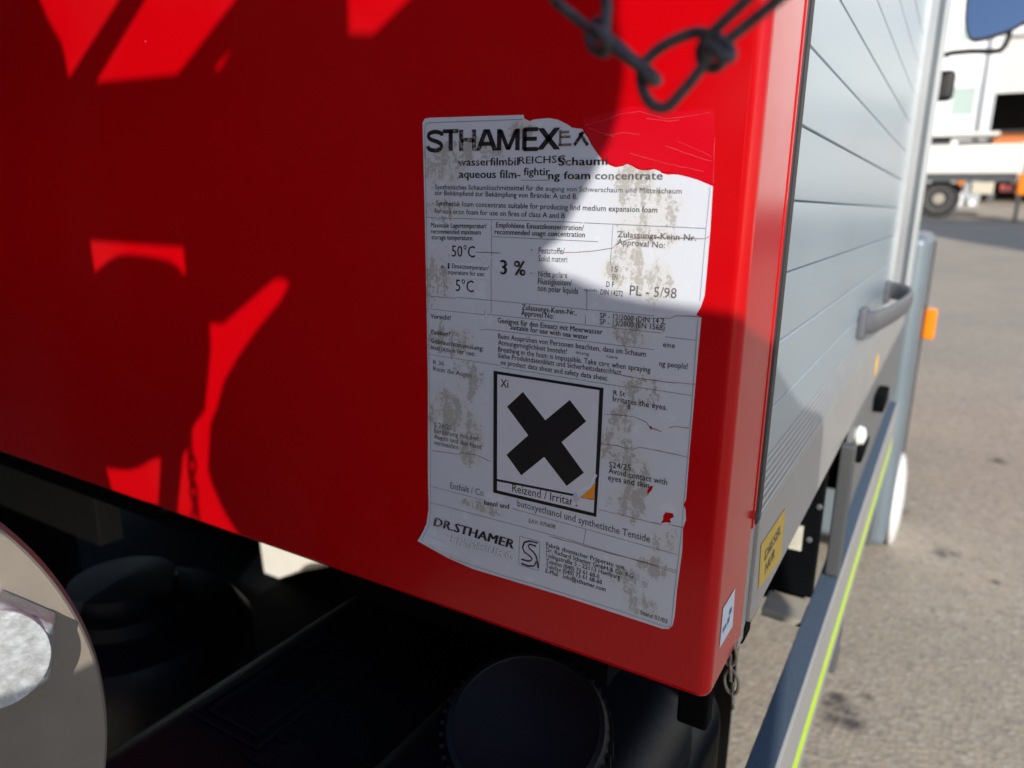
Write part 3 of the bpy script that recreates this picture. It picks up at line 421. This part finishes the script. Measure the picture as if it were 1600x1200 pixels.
boxes('seam_bolt', [((-0.0983, 0.0854, 1.0351), (-0.0929, 0.0898, 1.0405))], M['darkgrey'], ft, .001)
box('rubber_seal', (-0.1188, 0.0908, 1.0286), (-0.0952, 0.1046, 3.032), M['rubber'], ft, .002)
box('side_edge', (-0.1188, 0.0838, 0.9314), (-0.0988, 0.1043, 1.0281), M['skirt'], ft)
boxes('body_box', [((-2.32, .0835, .965), (-.13, 1.9, 2.88))], M['black'], ft)

# label with its print
lab = plate_xz('foam_label', LABEL, LHOLES, -.0003, -.00002, M['label'], rp)
bm = bmesh.new(); bm.from_mesh(lab.data)
bmesh.ops.subdivide_edges(bm, edges=[e for e in bm.edges if e.calc_length() > .02], cuts=5, use_grid_fill=True); bmesh.ops.triangulate(bm, faces=bm.faces); bm.to_mesh(lab.data); bm.free()
def curl(x, z):      # lower left corner lifts off the paint
    d = max(0, 1 - math.hypot((x + .328) / .035, (z - .994) / .022)); return -.0035 * d * d
for vv in lab.data.vertices: vv.co.y += curl(vv.co.x, vv.co.z)
def add_print(name, items, m, y=-.0005, shear=0):
    v = []; f = []
    for t, x0, z0_, x1, z1, h, bold, ink in items:
        vs, fs = text_mesh(t, bold); ux, uz = (x1 - x0), (z1 - z0_); k = len(v)
        for a, b, l_ in vs:
            x = (x0 + ux * a + shear * h * b) / 1000; z = (z0_ + uz * a + h * b) / 1000
            v.append((x, y + curl(x, z) - l_ * 1.5e-5, z))
        f += [tuple(i + k for i in q) for q in fs]
    return new_obj(name, v, f, m, rp)
def ribbon(name, lines, wd, m, y=-.0005, jit=0):
    v = []; f = []
    for l in lines:
        pts = []
        for i in range(len(l) - 1):
            a = Vector(l[i]); b = Vector(l[i + 1]); n = max(1, int((b - a).length / 4))
            for k in range(n): pts.append(a.lerp(b, k / n))
        pts.append(Vector(l[-1])); k0 = len(v)
        for i, p in enumerate(pts):
            t = (pts[min(i + 1, len(pts) - 1)] - pts[max(i - 1, 0)]).normalized(); nn = Vector((-t.y, t.x)); w_ = wd * (1 + jit * random.uniform(-.8, 1))
            q = p + nn * random.uniform(-jit, jit) * .35
            for s in (-.5, .5):
                c = q + nn * w_ * s; v.append((c.x / 1000, y + curl(c.x / 1000, c.y / 1000), c.y / 1000))
        f += [(k0 + 2 * i, k0 + 2 * i + 1, k0 + 2 * i + 3, k0 + 2 * i + 2) for i in range(len(pts) - 1)]
    return new_obj(name, v, f, m, rp)
def poly(name, pts, m, y, parent=rp, holes=()):
    loops = [pts] + list(holes); tri = tessellate_polygon([[Vector((p[0], p[1], 0)) for p in l] for l in loops])
    return new_obj(name, [(p[0] / 1000, y + curl(p[0] / 1000, p[1] / 1000), p[1] / 1000) for l in loops for p in l], [tuple(t) for t in tri], m, parent)
tearmat = mat('patch_paper', (.66, .70, .78), .4, var=.04, vscale=90)
for k, p in enumerate(PATCH):
    q = poly('torn_scrap', p, tearmat if k else M['label'], -.00042)
HEAD = dict(S=[[(1, .78), (.93, .92), (.5, 1.0), (.1, .9), (.06, .72), (.25, .58), (.75, .44), (.96, .28), (.88, .08), (.5, 0), (.1, .07), (0, .24)]], T=[[(-.06, 1), (1.06, 1)], [(.5, 1.0), (.5, -.045)]],
            H=[[(.08, 1.05), (.08, -.05)], [(.92, 1.05), (.92, -.05)], [(.08, .52), (.92, .52)]], A=[[(.02, -.05), (.46, 1.05)], [(.98, -.05), (.54, 1.05)], [(.22, .30), (.78, .30)]],
            M=[[(.06, -.05), (.06, 1.05)], [(.94, -.05), (.94, 1.05)], [(.12, 1.0), (.5, -.02)], [(.88, 1.0), (.5, -.02)]], E=[[(.1, 1.05), (.1, -.05)], [(.05, 1), (1, 1)], [(.05, .52), (.94, .52)], [(.05, 0), (1.02, 0)]],
            X=[[(.02, -.04), (.96, 1.04)], [(.98, -.04), (.04, 1.04)]])
hv = []; hf = []
for ch, (ax, az_), (bx, bz_), hh in HEADING:
    for st in HEAD[ch]:
        pts = [Vector((ax + (bx - ax) * u + 0, az_ + (bz_ - az_) * u + hh * (.09 + .82 * w_))) for u, w_ in st]
        if ch == 'S': pts = [Vector(p[:2]) for p in smooth_path([(p.x, p.y, 0) for p in pts], 4)]
        dv = (pts[-1] - pts[0]); horiz = ch != 'S' and abs(dv.x) > abs(dv.y) * 1.5; wd = hh * (.17 if horiz else .225 if ch != 'S' else .18); k0 = len(hv)
        if ch == 'M' and abs(dv.x) > hh * .1: wd *= .85
        for i, p in enumerate(pts):
            t = (pts[min(i + 1, len(pts) - 1)] - pts[max(i - 1, 0)]).normalized(); nn = Vector((-t.y, t.x))
            if ch in 'AXM' and abs(t.x) > .08 and not horiz: nn = Vector((1 if nn.x > 0 else -1, 0)) * (1 / abs(t.y)) ; nn = nn
            for sg in (-.5, .5):
                c = p + nn * wd * sg; hv.append((c.x / 1000, -.00055, c.y / 1000))
        hf += [(k0 + 2 * i, k0 + 2 * i + 1, k0 + 2 * i + 3, k0 + 2 * i + 2) for i in range(len(pts) - 1)]
new_obj('heading_lettering', hv, hf, M['ink'], rp)
for t in TEXTS:
    if t[0] in ('STHAMEX', 'Xi', 'Reizend / Irritant'): continue
    add_print('black_lettering' if t[7] == 'k' else 'faded_lettering', [t], M['ink' if t[7] == 'k' else 'inkg'], -.00055)
add_print('maker_lettering', [t for t in ITALICS if t[7] == 'k'], M['ink'], -.00055, .25)
add_print('outlined_lettering', [t for t in ITALICS if t[7] == 'g'], M['inkg'], -.00055, .25)
add_print('hollow_lettering', [t for t in ITALICS if t[7] == 'w'], M['paper'], -.0006, .25)
ribbon('maker_emblem', [s[0] for s in STROKES if s[2] == 'k' and s[1] < 1 and s[1] > .5], 1.25, M['ink'], -.00056)
ribbon('emblem_frame', [s[0] for s in STROKES if s[1] < .5], .3, M['line'], -.00056)
ribbon('torn_letter', [s[0] for s in STROKES if s[1] > 1.2], 2.0, M['ink'], -.00056)
ribbon('ghost_letter', [s[0] for s in STROKES if s[2] == 'b' or s[1] == 1.0], 1.5, M['inkb'], -.00054)
for l_ in LINES: ribbon('border_line', [l_], .27, M['line'], -.00052)
for l_ in CRACKS: ribbon('crack', [l_], .30, M['crack'], -.00053, .5)
poly('pictogram_frame', PFRAME_O, M['ink2'] if 'ink2' in M else mat('deep_black_print', (.008, .008, .01), .4), -.00062, holes=[PFRAME_I])
poly('pictogram_ground', PFRAME_I, mat('pictogram_white', (.66, .67, .75), .4, var=.02, vscale=60), -.00058)
poly('pictogram_rule', PDIV, bpy.data.materials['deep_black_print'], -.00062)
poly('pictogram_cross', XPOLY, bpy.data.materials['deep_black_print'], -.00064)
for o in [x for x in rp.children if x.name.startswith('black_lettering')]: pass
for t in TEXTS:
    if t[0] in ('Xi', 'Reizend / Irritant'): add_print('pictogram_lettering', [t], M['ink'], -.00066)
poly('orange_underprint', ORANGE, M['orange'], -.00066)
fl_ = poly('peeled_flap', FLAP, M['paper'], -.0007)
for i, vv in enumerate(fl_.data.vertices):
    if i in (2, 3, 4): vv.co.y -= .002
ribbon('scratch', [[(-262.6, 1072.6), (-262, 1077)]], .5, M['paper'], -.0007)
poly('film_residue', FILM, M['film'], -.00025)
ribbon('residue_streak', STREAKS, .26, M['streak'], -.0004, .7)
random.seed(8)
ribbon('paint_scratch', [[(x, z), (x + dx, z + dz)] for x, z, dx, dz in [(-160 + random.uniform(-170, 60), random.uniform(965, 1300), random.uniform(-5, 5), random.uniform(-3, 3)) for _ in range(26)] if x > -118 or z < 985 or x < -335], .16, M['streak'], -.0004, .6)
# re-parent print: label > print
inv = lab
for o in list(rp.children):
    if o is not lab and o.name.split('.')[0] not in ('film_residue', 'residue_streak', 'paint_scratch'): o.parent = lab
for o in [lab] + [x for x in rp.children if x is not lab]: o.parent = ft if o is lab else rp

# small white sticker on the red side
def quad_side(name, pts, x, m, parent): return new_obj(name, [(x, y, z) for y, z in pts], [tuple(range(len(pts)))], m, parent)
ws = quad_side('white_sticker', [(.018, .970), (.0175, .9994), (.0473, .9995), (.051, .9688)], XS + .0003, mat('pale_blue_white', (.60, .68, .76), .4), ft)
def side_text(name, body, y0, y1, z, h, x, m, parent, bold=.02):
    vs, fs = text_mesh(body, bold); return new_obj(name, [(x + l_ * 1.5e-5, y0 + (y1 - y0) * a, z + h * b) for a, b, l_ in vs], fs, m, parent)
side_text('blue_lettering', 'mm 00', .0215, .0385, .979, .005, XS + .0005, M['bluepr'], ws)
quad_side('blue_mark', [(.036, .9845), (.036, .9885), (.0425, .9885), (.0425, .9845)], XS + .0005, M['bluepr'], ws)

# roller shutter
rs = bpy.data.objects.new('roller_shutter', None); C.objects.link(rs); rs.parent = ft
XSL = -.1053; Y0 = .113; Y1 = 1.2216
prof = [(-.0006, .0008), (.0003, .0014), (.0005, .006), (.0006, .026), (.0005, .046), (.0003, .0508), (-.0006, .0514)]
base = None
for i in range(26):
    zb = 1.0486 + .05184 * i
    if base is None:
        pr = [(XSL + a, zb + b) for a, b in prof] + [(XSL - .006, zb + .0514), (XSL - .006, zb + .0008)]
        base = prism_y('slat', pr, Y0, Y1, M['slat'], rs)
        for p in base.data.polygons: p.use_smooth = len(p.vertices) == 4
        base.data.set_sharp_from_angle(angle=math.radians(40))
    else:
        o = base.copy(); C.objects.link(o); o.parent = rs; o.location.z = .05184 * i
        o.location.x = random.uniform(-.0002, .0002); o.rotation_euler.y = 0
box('joint_strip', (-0.1183, 0.113, 1.0556), (-0.1077, 1.2216, 2.4056), M['groove'], rs)
hd = tube('handle', [[(-0.1053, 0.741, 1.0934), (-0.095, 0.7442, 1.0934), (-0.0842, 0.768, 1.0934), (-0.0713, 0.8544, 1.0945), (-0.0616, 0.9624, 1.0956), (-0.0572, 1.0488, 1.0966), (-0.0605, 1.1136, 1.0988), (-0.0734, 1.146, 1.101), (-0.0886, 1.1622, 1.102), (-0.1053, 1.1644, 1.102)]], .0055, mat('handle_grey', (.115, .12, .135), .42, .2), rs, 12, 6, 3.0)
boxes('handle_foot', [((-0.1053, 0.7194, 1.0718), (-0.094, 0.7594, 1.115)), ((-0.1053, 1.146, 1.0772), (-0.095, 1.1784, 1.1204))], bpy.data.materials['handle_grey'], rs, .003)
box('near_guide_rail', (-0.1188, 0.1049, 1.0556), (-0.0985, 0.1127, 3.032), M['alu'], ft, .001)
gr = prism_y('far_guide_rail', [(-0.1161, 1.034), (-0.0967, 1.034), (-0.0967, 3.032), (-0.1161, 3.032)], 1.2238, 1.47, M['alu'], ft)
prism_y('guide_channel', [(-0.1188, 1.034), (-0.0966, 1.034), (-0.0966, 3.032), (-0.1188, 3.032)], 1.4711, 1.74, mat('channel_slate', (.10, .13, .155), .5, .3), ft)
prism_y('corner_post', [(-0.1296, 1.0232), (-0.0945, 1.0232), (-0.0945, 3.032), (-0.1296, 3.032)], 1.7411, 1.9776, mat('post_pale', (.62, .64, .64), .4, .2), ft, .004)

# ribbed sill and skirt below the shutter
sill = prism_y('sill', [(-0.1296, 1.0632), (-0.105, 1.0632), (-0.0959, 1.0313), (-0.0955, 1.0291), (-0.1296, 1.0291)], 0.1051, 1.47, M['sill'], ft)
for i in range(7):
    t = (i + .5) / 7; x = -.1048 + .0088 * t; z = 1.0622 - .0306 * t
    r0 = prism_y('rib', [(x - .0012, z - .0009), (x + .0011, z - .0016), (x + .0012, z - .0004), (x + .0002, z + .0010)], 0.1053, 1.4646, M['sill'], sill)
sk = box('skirt', (-0.1296, 0.1053, 0.9433), (-0.0956, 1.9236, 1.0286), M['skirt'], ft, .0012)
YST = [(0.1232, 0.9627), (0.1157, 1.0038), (0.2096, 1.0), (0.215, 0.9498)]
ys = quad_side('yellow_sticker', YST, -.0952, M['yellow'], sk)
side_text('sticker_lettering', 'DIESEL', YST[0][0] + .012, YST[2][0] - .012, .9815, .0092, -.0949, M['inkg'], sk, .01)
side_text('sticker_lettering', 'NUR', YST[0][0] + .02, YST[2][0] - .03, .9668, .0092, -.0949, M['inkg'], sk, .01)
mo = lathe('round_sticker', [(.021, 0), (.021, .001), (.001, .0012)], mat('bright_yellow', (.85, .48, .03), .4), sk, 28, Matrix.Translation((-0.0955, 1.0689, 0.9714)) @ Matrix.Rotation(PI / 2, 4, 'Y'))

# running board with reflective stripe
rb = prism_y('running_board', [(-0.1026, 0.7456), (-0.0772, 0.7456), (-0.0751, 0.7435), (-0.0751, 0.5998), (-0.0772, 0.5977), (-0.1026, 0.5977)], -0.096, 1.7832, M['skirt'], ft, .0015)
prism_y('board_tread', [(-0.1013, 0.7461), (-0.0783, 0.7461), (-0.0783, 0.7474), (-0.1013, 0.7474)], -0.096, 1.7724, mat('tread', (.085, .12, .17), .6, .1, .15, bump=.5, bscale=300, var=.2, vscale=420), rb)
prism_y('reflective_stripe', [(-0.075, 0.632), (-0.0743, 0.632), (-0.0743, 0.664), (-0.075, 0.664)], -0.096, 1.7076, M['flu'], rb)
for y in (.78, 1.34):
    box('board_bracket', (-.1015, y, .50), (-.0765, y + .05, .5965), M['darkgrey'], rb, .003)
    box('hanger', (-.22, y, .62), (-.135, y + .05, .94), M['black'], rb, .003)
box('end_plate', (-0.1015, 0.7302, 0.7489), (-0.0956, 1.9236, 0.9368), mat('end_plate_grey', (.16, .165, .165), .5, .2), ft, .003)
boxes('latch', [((-0.0955, 0.7896, 0.8666), (-0.0799, 0.8544, 0.8882)), ((-0.0955, 1.1136, 0.872), (-0.0756, 1.2216, 0.9044)), ((-0.0955, 0.8976, 0.8396), (-0.0864, 1.0056, 0.8558))], M['black'], ft, .004)
lathe('latch_knob', [(.012, 0), (.016, .005), (.013, .014), (.003, .017)], M['white'], ft, 24, Matrix.Translation((-0.0955, 0.8058, 0.9076)) @ Matrix.Rotation(PI / 2, 4, 'Y'))

# cab corner, lamp, hub cover
cb = box('cab_side', (-0.54, 1.983, 0.224), (-0.0626, 2.5824, 1.1852), M['grey'], ft, .03, 5)
box('edge_seal', (-0.1728, 2.5835, 0.2456), (-0.0583, 2.6094, 1.1528), M['rubber'], cb, .006)
ml_ = box('marker_lamp', (-0.0594, 2.5176, 0.8126), (-0.0216, 2.5824, 0.9206), M['amber'], ft, .008)
box('marker_base', (-0.0621, 2.496, 0.7964), (-0.0592, 2.5986, 0.9368), M['rubber'], ml_)
lathe('hub_cover', [(.165, 0), (.165, .008), (.14, .018), (.09, .026), (.02, .029)], M['white'], ft, 40, Matrix.Translation((-0.0626, 2.3664, 0.2618)) @ Matrix.Rotation(PI / 2, 4, 'Y'))
box('cab_roof_side', (-1.9, 2.4, .6), (-.35, 4.2, 2.7), M['red'], ft, .08)
# wheels under the body, out of sight but carrying it
for wx, wy in ((-.45, 1.7), (-1.95, 1.7)):
    pass

# wing mirror
mm_ = Vector((0, 1, 0)); n_ = len(MIRROR)
cen = sum((Vector(p) for p in MIRROR), Vector()) / n_
ring0 = [Vector(p) for p in smooth_path([*MIRROR, MIRROR[0]], 4)][:-1]; nr = len(ring0)
v = [p for p in ring0] + [cen + (p - cen) * .94 + Vector((0, .07, 0)) for p in ring0] + [cen + (p - cen) * .93 for p in ring0]
f = [(i, (i + 1) % nr, nr + (i + 1) % nr, nr + i) for i in range(nr)] + [tuple(range(2 * nr - 1, nr - 1, -1))] + [(i, (i + 1) % nr, 2 * nr + (i + 1) % nr, 2 * nr + i) for i in range(nr)]
mh = new_obj('wing_mirror', v, f, M['rubber'], ft)
mgl = mat('mirror_glass', (.45, .53, .62), .04, 1, .5)
new_obj('mirror_glass', [cen + (p - cen) * .93 + Vector((0, .002, 0)) for p in ring0], [tuple(range(nr))], mgl, mh)
for vv in mh.children[0].data.vertices:      # slightly convex, tipped to the sky
    vv.co.y += (vv.co.z - cen.z) * .45
for vv in mh.data.vertices: vv.co.y += (vv.co.z - cen.z) * .45
tube('mirror_arm', [[(-.35, 2.6, MARM[0][2])] + MARM], .009, M['rubber'], mh, 10)
pm = box('side_mirror', (-.16, 2.95, 1.66), (-.085, 3.0, 1.77), M['rubber'], ft, .02)
box('mirror_stalk', (-.36, 2.96, 1.69), (-.16, 2.98, 1.71), M['rubber'], pm)

# chassis pieces and added dark sheets under the floor
box('chassis_rail', (-.42, .60, .70), (-.16, 1.6, .964), M['black'], ft, .006)
cp = box('chassis_plate', (-.60, .51, .765), (-.0975, .53, .942), M['black'], ft, .003)
box('rating_plate', (-.1315, .505, .829), (-.116, .5095, .862), mat('rating_ivory', (.52, .50, .43), .5, var=.15, vscale=50), cp)
prism_y('support_arm', [(-.151, .752), (-.1029, .748), (-.1029, .738), (-.151, .740)], .48, .53, mat('member_beige', (.34, .31, .26), .6, var=.1), ft)
for x, z in ((-.108, .846), (-.101, .892), (-.20, .86)):
    lathe('bolt', [(.004, 0), (.004, .003), (.0025, .004)], M['darkgrey'], cp, 6, Matrix.Translation((x, .509, z)) @ Matrix.Rotation(PI / 2, 4, 'X'))
box('board_hanger', (-.0965, .62, .75), (-.0775, .64, .9425), mat('hanger_grey', (.07, .075, .08), .5, .2), ft, .003)
boxes('under_beam', [((-2.3, .0835, .86), (-.74, .20, .964)), ((-.50, .0835, .86), (-.20, .20, .964))], M['black'], ft)
box('dark_backdrop', (-2.6, 1.25, .09), (-.52, 1.27, .964), M['black'], ft)  # black sheet added to keep the view under the truck dark
box('dark_floor_sheet', (-2.6, -.10, .12), (-.62, 1.24, .15), M['black'], ft)  # black sheet added to hide the paler ground below the truck
box('dark_fill_sheet', (-2.34, .42, .16), (-1.72, .45, .499), M['black'], ft)  # added black sheet covering bright ground at the far left
box('support_beam', (-2.6, .40, .50), (-1.53, .455, .80), mat('beam_grey', (.05, .055, .058), .6), ft, .004)
box('side_tray', (-.70, .30, .30), (-.17, .455, .90), M['black'], ft)
pj = plate_xz('sunlit_patch_plate', [(x * 1000, z * 1000) for x, z in [(-1.681, 0.273), (-1.674, 0.191), (-1.668, 0.139), (-1.653, 0.118), (-1.595, 0.157), (-1.498, 0.205), (-1.395, 0.251), (-1.333, 0.272), (-1.428, 0.309)]], [], .95, .99, mat('patch_pale', (.74, .72, .66), .5, var=.05), None)  # added pale plate, outline cut to the shape of the sunlit patch
tag(pj, 'added pale plate cut to the outline of a sunlit patch in the dark gap under the red panel', 'patch plate')
boxes('rear_axle', [((-2.2, 1.5, .35), (-.5, 1.7, .6))], M['black'], ft)
def twheel(x, y, r=.42):
    mw = Matrix.Translation((x, y, gz(y) + r)) @ Matrix.Rotation(PI / 2, 4, 'Y')
    wh = lathe('wheel', [(r * .6, -.13), (r * .97, -.12), (r, -.07), (r, .07), (r * .97, .12), (r * .6, .13)], mat('truck_tyre', (.02, .02, .02), .85), ft, 48, mw)
    lathe('rim', [(r * .58, .10), (r * .58, .131), (r * .5, .11), (r * .3, .03), (.02, .03)], M['grey'], wh, 32, mw)
twheel(-.40, 3.3); twheel(-2.0, 3.3); twheel(-.48, 1.6); twheel(-1.95, 1.6)
# little hook and box below the rear corner
boxes('corner_hook', [((-.118, .10, .925), (-.098, .125, .943)), ((-.135, .105, .915), (-.105, .13, .935))], M['black'], ft, .003)

# ------------------------------------------------------------------ black plastic canister below the panel
cn = thing('plastic_canister', 'large black plastic canister with a big ribbed screw cap below the red panel', 'canister', (-.4, .1, .3))
def softbox(name, a, b, m, parent, bev, seg=5):
    return box(name, a, b, m, parent, bev, seg)
softbox('tank', (-.61, -.17, .30), (-.140, .29, .775), M['plastic'], cn, .045, 6)
softbox('shoulder', (-.36, -.10, .70), (-.146, .20, .815), M['plastic'], cn, .04, 6)
CAPN = Vector((.12, -.42, 1)).normalized(); CAPC = Vector((-.243, .028, .826))
rot = CAPN.to_track_quat('Z', 'Y').to_matrix().to_4x4(); cm = Matrix.Translation(CAPC) @ rot
nk = lathe('neck', [(.058, -.06), (.056, .0), (.054, .012)], M['plastic'], cn, 48, cm)
cap = lathe('screw_cap', [(.064, -.004), (.066, .0), (.0655, .026), (.0625, .0315), (.058, .0325), (.056, .031), (.001, .0315)], M['plastic'], cn, 64, cm)
for k in range(44):
    a = 2 * PI * k / 44; mw = cm @ Matrix.Rotation(a, 4, 'Z')
    new_obj('grip_rib', [mw @ Vector(q) for q in boxv((.0650, -.0017, .001), (.0692, .0017, .025))], BF, M['plastic'], cap)
# pressed-in frames and figures on the tank top
zt_ = .776
def frame_top(name, x0, x1, y0, y1, wd, h): return joined(name, [((x0, y0, zt_ - .002), (x1, y0 + wd, zt_ + h)), ((x0, y1 - wd, zt_ - .002), (x1, y1, zt_ + h)), ((x0, y0 + wd, zt_ - .002), (x0 + wd, y1 - wd, zt_ + h)), ((x1 - wd, y0 + wd, zt_ - .002), (x1, y1 - wd, zt_ + h))], M['plastic'], cn, .001)
frame_top('raised_frame', -.552, -.484, -.045, .11, .005, .003)
frame_top('raised_frame', -.562, -.470, -.056, .125, .004, .003)
for q_, ch in enumerate('100L'):
    vs, fs = text_mesh(ch, .01); y0_ = -.068 + .030 * q_ + (.012 if ch == 'L' else 0); wd_ = .010 if ch == '1' else .020
    o = new_obj('raised_figure', [(-.446 - .026 * b, y0_ + wd_ * a, zt_) for a, b, l_ in vs if l_ == 1], [f_ for f_ in fs[:len(fs) // 3]], M['plastic'], cn); so = o.modifiers.new('s', 'SOLIDIFY'); so.thickness = .006; so.offset = 0
c2 = thing('round_tank', 'smaller round black tank with a raised neck behind the canister, in deep shade', 'tank', (-.75, .3, .4))
lathe('body', [(.16, -.19), (.17, -.15), (.17, -.03), (.15, 0), (.09, .012), (.085, .03), (.09, .035), (.02, .045)], M['plastic'], c2, 48, Matrix.Translation((-.96, .12, .66)))
lathe('lid', [(.07, .03), (.072, .035), (.07, .06), (.01, .064)], M['plastic'], c2, 40, Matrix.Translation((-.96, .12, .66)))
st = thing('steel_support', 'small black bracket hanging below the red corner beside the canister', 'bracket', (-.12, .1, .6))
box('strap', (-.131, .05, .878), (-.108, .066, .938), M['black'], st, .003)

# ------------------------------------------------------------------ chain end below the corner
def link_mesh(name, cpos, d, nrm, r, L_, wdt, m, parent):
    d = Vector(d).normalized(); nrm = Vector(nrm); sd_ = d.cross(nrm).normalized(); pts = []
    for k in range(16):
        a = 2 * PI * k / 16; pts.append(Vector(cpos) + d * math.cos(a) * L_ + sd_ * math.sin(a) * wdt)
    pts.append(pts[0]); pts.append(pts[1]); return tube(name, [pts], r, m, parent, 8, 2)
ce = thing('small_chain', 'short rusty chain end dangling below the lower red corner', 'chain', (-.1, .06, .88))
old = mat('old_chain', (.30, .27, .22), .6, .4, .4, var=.4, vscale=200)
for i in range(4):
    link_mesh('link', (-.1005 + .001 * i, .066 + .004 * i, .938 - .014 * i), (.1, 0, -1), (1, .3, 0) if i % 2 else (.2, 1, 0), .0013, .0098, .0055, old, ce)

# ------------------------------------------------------------------ knotted wire chain in front of the red panel
kc = thing('knotted_chain', 'grey knotted wire chain hanging slack in front of the red panel, out of focus', 'chain', (-.07, -.2, 1.28))
for nm, st_ in CHAIN.items():
    tube('link', st_, .00165, M['wire'], kc, 10, 5)

# ------------------------------------------------------------------ flange with bolt close on the left
fl = thing('coupling_flange', 'round weathered aluminium flange with a galvanised hexagon bolt, cut by the left edge', 'flange', tuple(FL['c']))
nv = Vector(FL['n']); U = Vector((0, 0, 1)).cross(nv).normalized(); V = nv.cross(U)
fm = Matrix(((U.x, V.x, nv.x, FL['c'][0]), (U.y, V.y, nv.y, FL['c'][1]), (U.z, V.z, nv.z, FL['c'][2]), (0, 0, 0, 1)))
R_ = FL['r']
lathe('disc', [(R_ - .001, -.014), (R_, -.013), (R_, -.0012), (R_ - .0012, 0), (.001, 0)], M['disc'], fl, 128, fm @ Matrix.Translation((FL['cx'], FL['cy'], 0)))
bmx = fm @ Matrix.Translation((-.002, -.002, 0))
bo = lathe('bolt_head', [(0.0328, 0.0003), (0.0328, 0.0201), (0.0293, 0.0236), (0.0011, 0.0238)], M['galv'], fl, 6, bmx @ Matrix.Rotation(.35, 4, 'Z'), smooth=False); bevel(bo, .0012, 3)
lathe('bolt_face', [(0.0287, 0.0230), (0.0281, 0.0248), (0.0011, 0.0251)], M['galv'], fl, 48, bmx)
for a in (2.4, 4.3):
    bx = fm @ Matrix.Translation((FL['cx'] + math.cos(a) * .088, FL['cy'] + math.sin(a) * .088, 0))
    bo = lathe('bolt_head', [(.0262, .001), (.0262, .0155), (.0225, .0185), (.001, .0188)], M['galv'], fl, 6, bx, smooth=False)
arm0 = fm @ Vector((FL['cx'] - .02, FL['cy'], -.04))
tube('carrier_arm', [[arm0, arm0 + Vector((-.12, .06, -.1)), arm0 + Vector((-.2, .1, -.35)), Vector((arm0.x - .2, arm0.y + .1, .0))]], .03, M['darkgrey'], fl, 16)

# ------------------------------------------------------------------ added unseen shade plate behind the viewpoint, openings shaped to cast the lit patches
ec = thing('shade_caster', 'added grey steel shade plate behind the viewpoint, openings cut to shape the lit patches', 'shade plate', (-.4, -.76, 0))
outer = [(-1500, 1990), (POUT_R[0][0] - 4, 1990)] + POUT_R + [(300, 1100), (300, 650), (-1500, 650)]
plate_xz('shade_plate', outer, PHOLES, -.753, -.747, M['steel'], ec)
for x in (-1.40, .22):
    box('post', (x, -.82, gz(-.8)), (x + .05, -.755, 1.2), M['steel'], ec, .004)
    box('foot_plate', (x - .08, -.95, gz(-.8)), (x + .13, -.65, gz(-.8) + .012), M['steel'], ec)
# thin chain added for its shadow, hanging across one opening
hc = thing('hanging_chain', 'thin unseen link chain added for its shadow, hanging in one opening of the shade plate', 'chain', (-.17, -.742, 1.51))
for i in range(10):
    link_mesh('link', (-.1765 + .0015 * math.sin(i * 2.1), -.744, 1.512 - .0138 * i), (.04, 0, -1), (.5, .8, 0) if i % 2 else (.8, -.5, 0), .0019, .0095, .0052, old, hc)
# added unseen dark block to the left rear, for the glossy red panel to mirror
dh = thing('dark_mirror_block', 'added dark boarded block left behind the viewpoint, unseen, darkening what the red paint mirrors', 'building', (-7, -8, gz(-8)))
dk = mat('blocker_boards', (.02, .022, .024), .8, var=.3, vscale=2)
tr = thing('sky_blocker', 'added black boxes behind the viewpoint, unseen, darkening the left of the red panel', 'light blocker', (-2.7, -2, gz(-2)))  # added unseen dark boxes that keep light off the panel's left side
box('blocker_base', (-4.6, -3.2, .35), (-1.0, -1.0, 1.12), M['black'], tr, .06)
box('blocker_top', (-3.6, -1.9, 1.05), (-1.45, -.22, 2.5), M['black'], tr, .08)
box('blocker_leg', (-1.9, -.5, 0), (-1.8, -.4, 1.05), M['darkgrey'], tr)
box('blocker_frame', (-4.5, -3.1, .26), (-1.1, -1.1, .345), M['darkgrey'], tr)
for x_, y_ in ((-3.6, -3.0), (-3.6, -1.3), (-1.9, -3.0), (-1.9, -1.3)):
    lathe('wheel', [(.18, -.07), (.27, -.06), (.28, 0), (.27, .06), (.18, .07)], M['rubber'], tr, 28, Matrix.Translation((x_, y_, gz(y_) + .28)) @ Matrix.Rotation(PI / 2, 4, 'X'))
box('wall', (-9.0, -16, gz(-16)), (-5.2, 1.5, 5.6), dk, dh)
for i in range(34): box('board', (-5.2 + .001, -15.9 + i * .51, gz(-16) + .1), (-5.16, -15.9 + i * .51 + .49, 5.5), dk, dh)
box('roof', (-9.3, -16.3, 5.601), (-4.8, 1.8, 5.8), M['darkgrey'], dh)
